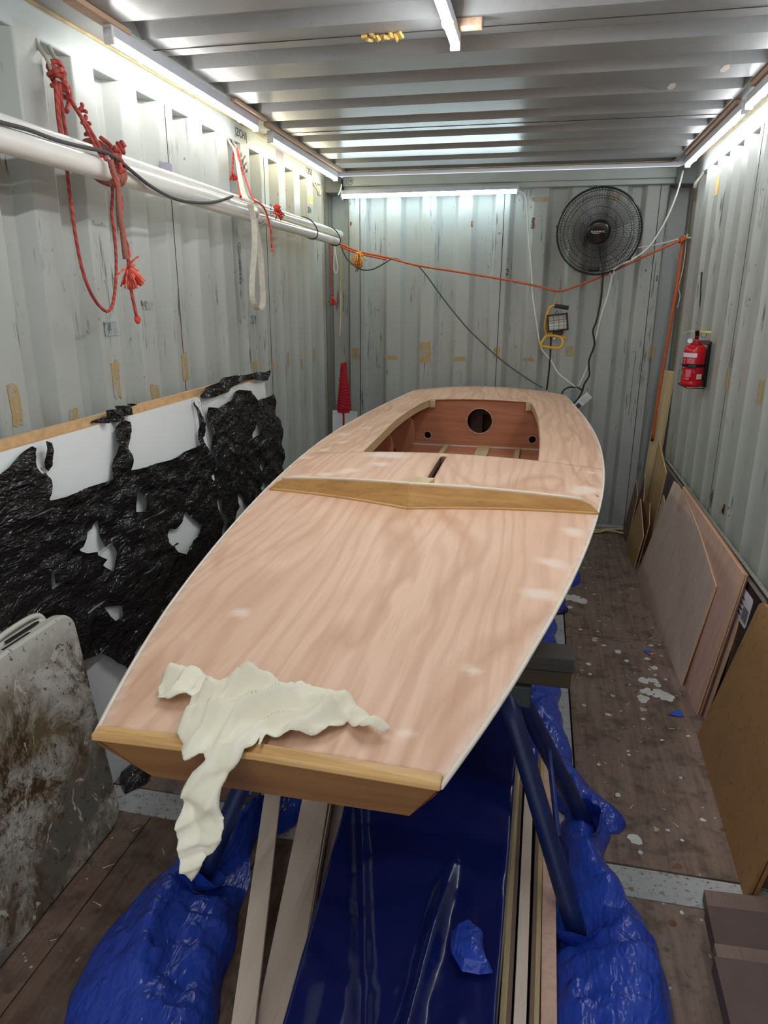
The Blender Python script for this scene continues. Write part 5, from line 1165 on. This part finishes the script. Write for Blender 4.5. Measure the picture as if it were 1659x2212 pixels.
for kk in range(5):
    a0 = kk * 2 * math.pi / 5 + .5; m_ = MB(); nr, na = 8, 8
    for i in range(nr):
        r = .045 + .175 * i / (nr - 1); wd_ = .46 * math.sin(min(1, .45 + i / (nr - 1) * .8) * 1.9)
        for j in range(na):
            t = j / (na - 1); m_.v.append(fp(r, a0 + wd_ * (t - .5) * 1.9 + .25 * i / nr, -.015 + .045 * (t - .5) * (1 - .3 * i / nr)))
    m_.f = [(i * na + j, i * na + j + 1, (i + 1) * na + j + 1, (i + 1) * na + j) for i in range(nr - 1) for j in range(na - 1)]
    obj('blade', m_, 'blade', fan, sm=True, solid=.0015)
obj('blade_hub', MB().lathe([(0, .02), (.035, .018), (.042, 0), (.042, -.03)], FC, FN, 24), 'black_plastic', fan, sm=True)
obj('motor', MB().lathe([(.05, -.035), (.068, -.05), (.07, -.12), (.055, -.15), (0, -.155)], FC, FN, 28), 'black_plastic', fan, sm=True)
obj('wall_bracket', MB().span((FC.x - .03, 4.92, 1.74), (FC.x + .035, 5.03, 2.02)), 'black_plastic', fan, bevel=.006); obj('control_box', MB().span((FC.x - .022, 4.86, 1.78), (FC.x + .028, 4.92, 1.84)), 'black_plastic', fan, bevel=.006)
obj('neck', MB().tube([FC - FN * .13 + Vector((0, 0, -.05)), Vector((FC.x, 4.93, 1.86))], .022, 12), 'black_plastic', fan, sm=True)
obj('indicator', MB().box(Vector((FC.x + .004, 4.922, 1.793)), (.016, .004, .016)), 'red_dot', fan)

# ------------------------------------------------------------------ yellow work light hanging from the orange rope
WY = 4.90
wl_ = thing('work_light', 'yellow framed halogen work light hanging from the orange rope', 'work light', (.40, WY, 1.27))
fr = [(.480, 1.322), (.446, 1.337), (.40, 1.342), (.358, 1.347), (.346, 1.362), (.336, 1.40), (.340, 1.45), (.352, 1.503), (.368, 1.525), (.392, 1.5285), (.43, 1.524), (.474, 1.517)]
obj('frame_tube', MB().tube(smooth([(a, WY, b) for a, b in fr], 5), .0085, 10), 'yellow_steel', wl_, sm=True)
obj('grip', MB().tube([(.388, WY, 1.5285), (.43, WY, 1.524), (.478, WY, 1.5165)], .0135, 12), 'foam', wl_, sm=True)
ft = [(.372, 1.342), (.345, 1.335), (.330, 1.310), (.318, 1.288), (.325, 1.275), (.36, 1.270), (.40, 1.264), (.436, 1.265), (.452, 1.285), (.455, 1.312), (.440, 1.332), (.41, 1.340)]
obj('foot_tube', MB().tube(smooth([(a, WY - .03 - .25 * (1.342 - b), b) for a, b in ft], 4, True), .0085, 10, closed=True), 'yellow_steel', wl_, sm=True)
obj('cross_plate', MB().span((.372, WY - .022, 1.332), (.43, WY - .008, 1.350)), 'yellow_steel', wl_, bevel=.003)
LR = Matrix.Rotation(-.13, 3, 'Y'); LC = Vector((.414, WY - .035, 1.425))
def lq(x, y, z): return LC + LR @ Vector((x, y, z))
hd_ = obj('lamp_head', MB().box(lq(0, .03, 0), (.118, .06, .094), LR), 'lamp_black', wl_, bevel=.006)
for a, b in (((0, -.006, .050), (.134, .02, .010)), ((0, -.006, -.050), (.134, .02, .010)), ((-.062, -.006, 0), (.010, .02, .11)), ((.062, -.006, 0), (.010, .02, .11))):
    obj('bezel', MB().box(lq(*a), b, LR), 'lamp_black', hd_, bevel=.002)
m_ = MB(); n_ = 9
for i in range(n_):
    t = i / (n_ - 1) - .5
    for x_ in (-.055, .055): m_.v.append(lq(x_, -.003 - .008 * (t * 2) ** 2, t * .088))
m_.f = [(2 * i, 2 * i + 1, 2 * i + 3, 2 * i + 2) for i in range(n_ - 1)]
obj('reflector', m_, 'reflector', hd_, sm=True)
obj('bulb', MB().tube([lq(-.045, -.010, 0), lq(.045, -.010, 0)], .005, 8), 'glass', hd_, sm=True)
m_ = MB()
for x_ in (-.032, 0, .032): m_.tube(smooth([lq(x_, -.016, -.05), lq(x_ + .006, -.034, -.03), lq(x_ + .008, -.036, .03), lq(x_, -.016, .05)], 4), .0013, 5)
for z_ in (-.018, .016): m_.tube(smooth([lq(-.062, -.016, z_), lq(-.05, -.032, z_), lq(.05, -.032, z_), lq(.062, -.016, z_)], 4), .0013, 5)
obj('guard_wires', m_, 'black_wire', hd_, sm=True)
for q_ in (-.045, .045): obj('head_bracket', MB().box(lq(q_, .02, -.062), (.012, .02, .03), LR), 'yellow_steel', wl_, bevel=.002)
obj('junction_box', MB().box(lq(-.002, .02, -.068), (.07, .035, .024), LR), 'lamp_black', wl_, bevel=.003)
obj('clamp_knob', MB().lathe([(.0, 0), (.012, .001), (.013, .012), (.008, .016)], (.402, WY - .022, 1.322), (0, -1, -.2), 12), 'steel', wl_, sm=True)
obj('hanging_hook', MB().tube(smooth([lq(-.004, .01, .056), lq(-.008, .01, .066), lq(0, .01, .072), lq(.008, .01, .066), lq(.004, .01, .056)], 3), .002, 6), 'black_wire', wl_, sm=True)
one('hanging_string', MB().tube(smooth([(.382, WY, 1.528), (.392, WY - .004, 1.57), (.406, 4.885, 1.622), (.410, 4.885, 1.58), (.414, WY, 1.545), (.412, WY + .004, 1.528)], 4), .0025, 6), 'cream_cable', 'short string tying the yellow work light to the orange rope', 'string', (.40, WY, 1.57), sm=True)

# ------------------------------------------------------------------ power board behind the stern
pb_ = thing('power_board', 'white power board tilted behind the right corner of the stern', 'power board', (.585, 4.94, .88))
PR = Matrix.Rotation(-.80, 3, 'Y'); pc = Vector((.592, 4.945, .882))
obj('board_body', MB().box(pc, (.20, .036, .052), PR), 'white_cable', pb_, bevel=.006)
for i in (-1, 0, 1): obj('socket_face', MB().box(pc + PR @ Vector((i * .058, -.0185, 0)), (.040, .002, .038), PR), 'label_white', pb_, bevel=.001)
obj('plug', MB().box(pc + PR @ Vector((-.058, -.034, 0)), (.034, .034, .030), PR), 'white_cable', pb_, bevel=.005)
obj('plug', MB().box(pc + PR @ Vector((.0, -.034, 0)), (.032, .030, .028), PR), 'grey_cable', pb_, bevel=.005)

# ------------------------------------------------------------------ fire extinguisher
EC = Vector((1.098, 3.975, 1.136))
ex = thing('fire_extinguisher', 'red fire extinguisher strapped to the right wall in a black bracket', 'extinguisher', EC)
ex.scale = (.84, .84, .84)
obj('cylinder', MB().lathe([(0, 0), (.057, 0), (.063, .006), (.064, .030), (.062, .034), (.0645, .040), (.0645, .212), (.062, .230), (.051, .246), (.032, .255), (.026, .259)], EC, (0, 0, 1), 40), 'ext_red', ex, sm=True)
obj('neck_collar', MB().lathe([(.034, .256), (.034, .263), (.020, .265), (.020, .276)], EC, (0, 0, 1), 20), 'ext_red', ex, sm=False)
vd = Vector((-.22, -.975, 0)).normalized(); vs_ = Vector((-vd.y, vd.x, 0)); RV = Matrix((vs_, vd, Vector((0, 0, 1)))).transposed()
def vq(a, b, c): return EC + RV @ Vector((a, b, c - .016 if c > 0 else c))
obj('valve_body', MB().box(vq(0, 0, .292), (.03, .034, .032), RV), 'ext_red', ex, bevel=.004)
obj('lower_handle', MB().prism([vq(-.011, .01, .305), vq(.011, .01, .305), vq(.011, .085, .318), vq(-.011, .085, .318)], (0, 0, .006)), 'ext_dark', ex, bevel=.002)
obj('upper_lever', MB().prism([vq(-.012, -.02, .312), vq(.012, -.02, .312), vq(.012, .08, .352), vq(-.012, .08, .352)], (0, 0, .007)), 'ext_dark', ex, bevel=.002)
obj('nozzle', MB().box(vq(.050, .0, .284), (.060, .024, .026), RV), 'ext_dark', ex, bevel=.003)
obj('gauge', MB().lathe([(.0, .002), (.014, .002), (.015, -.008), (.012, -.012)], vq(-.036, .02, .292), vd, 20), 'steel', ex, sm=False)
obj('pin_ring', MB().tube([vq(.036 + .016 * math.cos(a * .4), .01, .330 + .016 * math.sin(a * .4)) for a in range(16)], .0016, 5, closed=True), 'black_wire', ex, sm=True)
obj('yellow_tie', MB().tube(smooth([vq(.03, .02, .345), vq(-.02, .05, .352), vq(-.06, .06, .345), vq(-.085, .05, .332)], 4), .0016, 5), 'yellow_tag', ex, sm=True)
obj('yellow_seal', MB().box(vq(.045, .02, .346), (.062, .004, .011), RV), 'yellow_tag', ex, bevel=.002)
def wrap_label(name, mat, a0, a1, z0, z1, r=.0652, par=ex):
    m_ = MB(); n_ = 14
    for i in range(n_):
        a = math.radians(a0 + (a1 - a0) * i / (n_ - 1))
        for z_ in (z0, z1): m_.v.append(EC + Vector((r * math.cos(a), r * math.sin(a), z_)))
    m_.f = [(2 * i, 2 * i + 2, 2 * i + 3, 2 * i + 1) for i in range(n_ - 1)]
    return obj(name, m_, mat, par, sm=True)
# angles: 180 faces the room centre, 270 faces the doors; camera looks from about 260
wrap_label('blank_label', 'label_white', 165, 272, .180, .206)
wrap_label('printed_text', 'print_pink', 222, 262, .143, .174)
wrap_label('printed_text', 'print_pink', 222, 252, .062, .108)
wrap_label('printed_text', 'print_pink', 222, 245, .045, .056)
wrap_label('green_label', 'green_label', 178, 200, .070, .100)
w_ = wrap_label('white_sticker', 'label_white', 283, 315, .050, .080)
obj('sticker_ring', MB().tube([EC + Vector((.0660 * math.cos(math.radians(293 + 5 * math.cos(q))), .0660 * math.sin(math.radians(293 + 5 * math.cos(q))), .064 + .006 * math.sin(q))) for q in [i * .6283 for i in range(10)]], .0008, 4, closed=True), 'ink_blue', w_)
obj('print_ring', MB().tube([EC + Vector((.0655 * math.cos(math.radians(264 + 6 * math.cos(q))), .0655 * math.sin(math.radians(264 + 6 * math.cos(q))), .094 + .008 * math.sin(q))) for q in [i * .6283 for i in range(10)]], .001, 4, closed=True), 'print_pink', ex)
for z_, ch in ((.165, 'D'), (.148, 'R'), (.118, 'Y')):
    a = math.radians(206); n_ = Vector((math.cos(a), math.sin(a), 0))
    text('side_lettering', ch, .017, 'label_white', ex, EC + n_ * .0655 + Vector((0, 0, z_)), (0, 0, 1), Vector((0, 0, 1)).cross(n_) * -1)
obj('strap', MB().lathe([(.0658, .122), (.0668, .124), (.0668, .137), (.0658, .139)], EC, (0, 0, 1), 36), 'black_plastic', ex)
a = math.radians(254); obj('strap_buckle', MB().box(EC + Vector((.069 * math.cos(a), .069 * math.sin(a), .130)), (.010, .050, .024), Matrix.Rotation(a, 3, 'Z')), 'black_plastic', ex, bevel=.003)
obj('back_bracket', MB().span((EC.x + .066, EC.y - .022, EC.z - .002), (EC.x + .086, EC.y + .022, EC.z + .273)), 'black_plastic', ex, bevel=.002)
obj('top_hook', MB().tube([(EC.x + .072, EC.y, EC.z + .263), (EC.x + .042, EC.y, EC.z + .264), (EC.x + .03, EC.y, EC.z + .262)], .0055, 8), 'black_wire', ex, sm=True)
m_ = MB(); b0 = EC.z - .005
m_.tube(smooth([(EC.x + dx, EC.y + dy, b0 + dz) for dx, dy, dz in ((.072, -.05, 0), (.012, -.062, 0), (-.038, -.055, 0), (-.053, -.05, .016), (-.068, -.03, .016), (-.070, .03, .016), (-.053, .05, .016), (-.038, .055, 0), (.072, .05, 0))], 4), .0033, 8)
obj('bracket_foot', m_, 'black_wire', ex, sm=True)

# ------------------------------------------------------------------ boards leaning on the right
def slab(name, pts, nrm, mat, label, cat='board', edge=None, group=None, bevel=.0008, rnd=None):
    pts = [Vector(p) for p in pts]; nrm = Vector(nrm); b = sum(pts, Vector()) / len(pts); b.z = min(p.z for p in pts)
    t = thing(name, label, cat, b, group)
    if edge:
        obj('core', MB().prism(pts, nrm), edge, t, bevel=bevel)
        c = sum(pts, Vector()) / len(pts)
        obj('face', MB().prism([p + (c - p).normalized() * .0012 - nrm.normalized() * .0006 for p in pts], nrm.normalized() * .0007), mat, t)
    else: obj('board_body', MB().prism(pts, nrm), mat, t, bevel=bevel)
    return t
G = 'sheet offcuts leaning on the right wall'
SX = Vector((.97, 0, -.19))
slab('plywood_sheet', [(.968, 4.135, 0.0), (.992, 2.85, 0.0), (1.070, 2.855, .462), (1.085, 3.30, .545), (1.095, 3.72, .600), (1.100, 3.98, .600), (1.100, 4.10, .592)], (.006, 0, -.001), 'ply_grey', 'grey-pink plywood sheet with a slanting top, foremost on the right', edge='ply_edge', group=G)
slab('plywood_sheet', [(1.008, 3.84, 0.0), (1.012, 2.632, 0.0), (1.100, 2.632, .604), (1.100, 3.84, .625)], (.006, 0, -.001), 'ply_pink', 'rose plywood sheet with swirl sanding marks, second from the front on the right', edge='ply_edge', group=G)
slab('plywood_sheet', [(1.020, 3.86, 0.0), (1.024, 2.622, 0.0), (1.109, 2.620, .607), (1.109, 3.86, .630)], (.006, 0, -.001), 'ply_pink', 'plywood sheet close behind the rose one, showing only its edges', edge='ply_dark_edge', group=G)
slab('plywood_sheet', [(1.034, 3.6, 0.0), (1.036, 2.605, 0.0), (1.095, 2.600, .400), (1.104, 2.615, .450), (1.109, 2.66, .470), (1.109, 3.6, .480)], (.007, 0, -.001), 'ply_pink', 'plywood sheet with a rounded top corner behind the rose ones', edge='ply_edge', group=G)
slab('film_faced_board', [(1.058, 4.70, 0.0), (1.058, 2.455, 0.0), (1.118, 2.455, .575), (1.112, 4.72, .600)], (.018, 0, -.002), 'film_face', 'black film-faced board with a white barcode label, the front one', edge='film_edge', group=G)
fb = slab('film_faced_board', [(1.080, 4.60, 0.0), (1.080, 2.44, 0.0), (1.1385, 2.44, .583), (1.133, 4.62, .605)], (.018, 0, -.002), 'film_face', 'black film-faced board with mottled grey edge, right against the wall', edge='film_edge2', group=G)
FBo = [o for o in bpy.data.objects if o.name.startswith('film_faced_board')][0]
def onb(y, z, n=0.0016): return Vector((1.058 + .060 * z / .575 - n, y, z))
lb = obj('barcode_label', MB().prism([onb(2.645, .430), onb(2.535, .430), onb(2.525, .440), onb(2.525, .535), onb(2.535, .546), onb(2.645, .546), onb(2.655, .535), onb(2.655, .44)], (-.0005, 0, 0)), 'label_white', FBo)
m_ = MB()
for i in range(16):
    y_ = 2.535 + .0038 * i; 
    if i % 3 != 1: m_.prism([onb(y_, .445, .0026), onb(y_ + .0022 + .001 * (i % 2), .445, .0026), onb(y_ + .0022 + .001 * (i % 2), .495, .0026), onb(y_, .495, .0026)], (-.0003, 0, 0))
for i in range(4): m_.prism([onb(2.605, .45 + .02 * i, .0026), onb(2.645, .45 + .02 * i, .0026), onb(2.645, .456 + .02 * i, .0026), onb(2.605, .456 + .02 * i, .0026)], (-.0003, 0, 0))
obj('barcode', m_, 'ink', lb)
slab('plywood_offcut', [(1.048, 4.75, .0), (1.050, 4.38, .0), (1.103, 4.38, .575), (1.103, 4.75, .70)], (.008, 0, -.001), 'ply_yellow', 'yellowish plywood offcut with a slanting top beside the tall plank', edge='ply_edge', group=G)
slab('plywood_offcut', [(1.036, 4.32, .0), (1.038, 4.12, .0), (1.085, 4.12, .41), (1.085, 4.28, .46)], (.006, 0, -.001), 'ply_grey', 'small grey plywood offcut just behind the foremost sheet', edge='ply_edge', group=G)
slab('plywood_offcut', [(.955, 4.66, .0), (.957, 4.22, .0), (.992, 4.22, .215), (1.008, 4.60, .345)], (.005, 0, -.001), 'ply_yellow', 'small tan plywood triangle nearest the floor cable at back right', edge='ply_edge', group=G)
slab('plywood_offcut', [(.990, 4.85, .0), (.992, 4.30, .0), (1.030, 4.30, .265), (1.045, 4.46, .36), (1.028, 4.60, .33), (1.052, 4.80, .46)], (.005, 0, -.001), 'ply_red', 'brown plywood offcut with a notched top at back right', edge='ply_edge', group=G)
slab('plywood_offcut', [(.965, 4.92, .0), (.968, 4.68, .0), (1.00, 4.68, .34), (1.005, 4.84, .41)], (.005, 0, -.001), 'ply_red', 'narrow brown plywood offcut at the foot of the back wall', edge='ply_edge', group=G)
slab('leaning_plank', [(1.04, 4.915, .0), (1.10, 4.80, .0), (1.158, 4.855, 1.13), (1.105, 4.965, 1.13)], (.016, .008, 0), 'pine_z', 'tall pale pine plank leaning in the right back corner', 'plank')
md_ = slab('hardboard_panel', [(.985, 2.48, .0), (.9563, 1.70, .0), (1.069, 1.70, .608), (1.100, 2.37, .600), (1.1025, 2.405, .592), (1.1015, 2.43, .575)], (.010, 0, -.001), 'mdf', 'large tan hardboard panel at the right picture edge', 'panel', edge='mdf_edge')
slab('hardboard_panel', [(1.000, 2.47, .0), (.9718, 1.702, .0), (1.084, 1.702, .600), (1.114, 2.39, .590)], (.010, 0, -.001), 'mdf', 'second hardboard panel close behind the large tan one', 'panel', edge='mdf_edge')
GB = 'taupe boards at the lower right'
for i, (y_, z_, mat, lab) in enumerate(((1.675, .012, 'brown_card', 'taupe board farthest back in the low stack at lower right'), (1.565, .058, 'brown_card_d', 'dark taupe board second from the back at lower right'),
                                        (1.405, .104, 'brown_card', 'taupe board third from the back at lower right'), (1.325, .150, 'brown_card_d', 'dark taupe board topmost and nearest at lower right'))):
    sh = .012 * i
    slab('stacked_board', [(.842 - sh * 1.9, y_, z_ - .010), (1.10, y_ + .015, z_ - .010), (1.10, .80, z_ - .010), (.80 - sh, .80, z_ - .010)], (0, 0, .044 if i else .036), mat, lab, group=GB)

# ------------------------------------------------------------------ back left corner: red wound cone between white boards
cz = thing('wound_cord_reel', 'tapered reel wound with bright red cord standing in the left back corner', 'cord reel', (-1.015, 4.80, .0))
obj('core', MB().prism([(-1.045, 4.80, .0), (-.985, 4.80, .0), (-1.005, 4.80, 1.12), (-1.030, 4.80, 1.12)], (0, .012, 0)), 'ext_red', cz)
m_ = MB(); N_ = 54
for i in range(N_):
    f = i / (N_ - 1); zz_ = .80 + .335 * f; w_ = .052 * (1 - f) + .016 * f
    w_ *= (1.0 if f < .45 else .97 if f < .72 else .92); cx = -1.018 + .006 * f + (.0 if f < .62 else -.004)
    tl_ = .006 * math.sin(i * 1.7)
    m_.tube([(cx + w_ * math.cos(a), 4.806 + .024 * math.sin(a), zz_ + tl_ * math.cos(a)) for a in [j * math.pi / 7 for j in range(14)]], .0062, 5, closed=True)
obj('winding', m_, 'cone_red', cz, sm=True, kind='stuff')
obj('loose_turn', MB().tube(smooth([(-1.07, 4.782, .83), (-1.02, 4.778, .82), (-.96, 4.784, .815)], 4), .005, 6), 'cone_red', cz, sm=True)
obj('loose_turn', MB().tube(smooth([(-1.065, 4.781, .85), (-1.0, 4.776, .83), (-.965, 4.784, .825)], 4), .005, 6), 'cone_red', cz, sm=True)
one('white_board', MB().prism([(-1.100, 4.765, 0), (-1.026, 4.77, 0), (-1.026, 4.79, .808), (-1.098, 4.788, .808)], (0, .010, 0)), 'white_board', 'narrow white board standing left below the red wound reel', 'board', (-1.06, 4.78, 0), 'white boards in the left back corner')
one('white_board', MB().prism([(-1.010, 4.77, 0), (-.93, 4.77, 0), (-.918, 4.79, .802), (-1.010, 4.79, .815)], (0, .010, 0)), 'white_board', 'narrow white board standing right below the red wound reel', 'board', (-.97, 4.78, 0), 'white boards in the left back corner')

# ------------------------------------------------------------------ floor odds and ends
ec = thing('extension_cord', 'cream extension cord with grey socket lying at the foot of the back wall', 'cord', (.8, 4.88, 0))
obj('cord_run', MB().tube(smooth([(.55, 4.93, .011), (.62, 4.93, .011), (.72, 4.935, .011), (.82, 4.915, .011), (.93, 4.90, .011), (1.03, 4.87, .011)], 5), .008, 8), 'cream_cable', ec, sm=True)
obj('cord_run', MB().tube(smooth([(.735, 4.86, .02), (.79, 4.885, .018), (.86, 4.94, .014), (.95, 4.975, .011), (1.05, 4.985, .011)], 5), .008, 8), 'cream_cable', ec, sm=True)
obj('cord_run', MB().tube(smooth([(.735, 4.857, .014), (.80, 4.872, .011), (.87, 4.90, .024), (.95, 4.885, .012), (1.03, 4.85, .011)], 5), .007, 8), 'cream_cable', ec, sm=True)
obj('socket', MB().lathe([(.0, 0), (.026, .0), (.030, .02), (.026, .06), (.014, .085), (.010, .10)], (.635, 4.835, .031), (1, .25, -.1), 18), 'hook', ec, sm=True)
obj('socket_ring', MB().lathe([(.0, -.003), (.024, -.003), (.024, .004)], (.635, 4.835, .031), (1, .25, -.1), 18), 'cream_cable', ec)
def scrap(x, y, r, seed, mat, label, cat='scrap'):
    p = [(a, b) for a, b, _ in blot(x, y, r, 9, 1.0, .7, seed)]
    m_, u, v = sheet(p, [], r / 4, lambda u, v, d: (u, v, .002 + .004 * (1 + folds(u, v, seed, 4, 30, 60))))
    return one('paper_scrap' if mat != 'blue_scrap' else 'plastic_scrap', m_, mat, label, cat, (x, y, 0), sm=False)
scrap(.935, 2.615, .030, 3, 'blue_scrap', 'bright blue plastic scrap on the floor beside the leaning plywood')
scrap(.895, 3.13, .022, 9, 'blue_scrap', 'small blue scrap on the floor beside a coral one')
scrap(.908, 3.105, .018, 12, 'coral', 'small coral paper scrap on the floor next to a blue scrap')
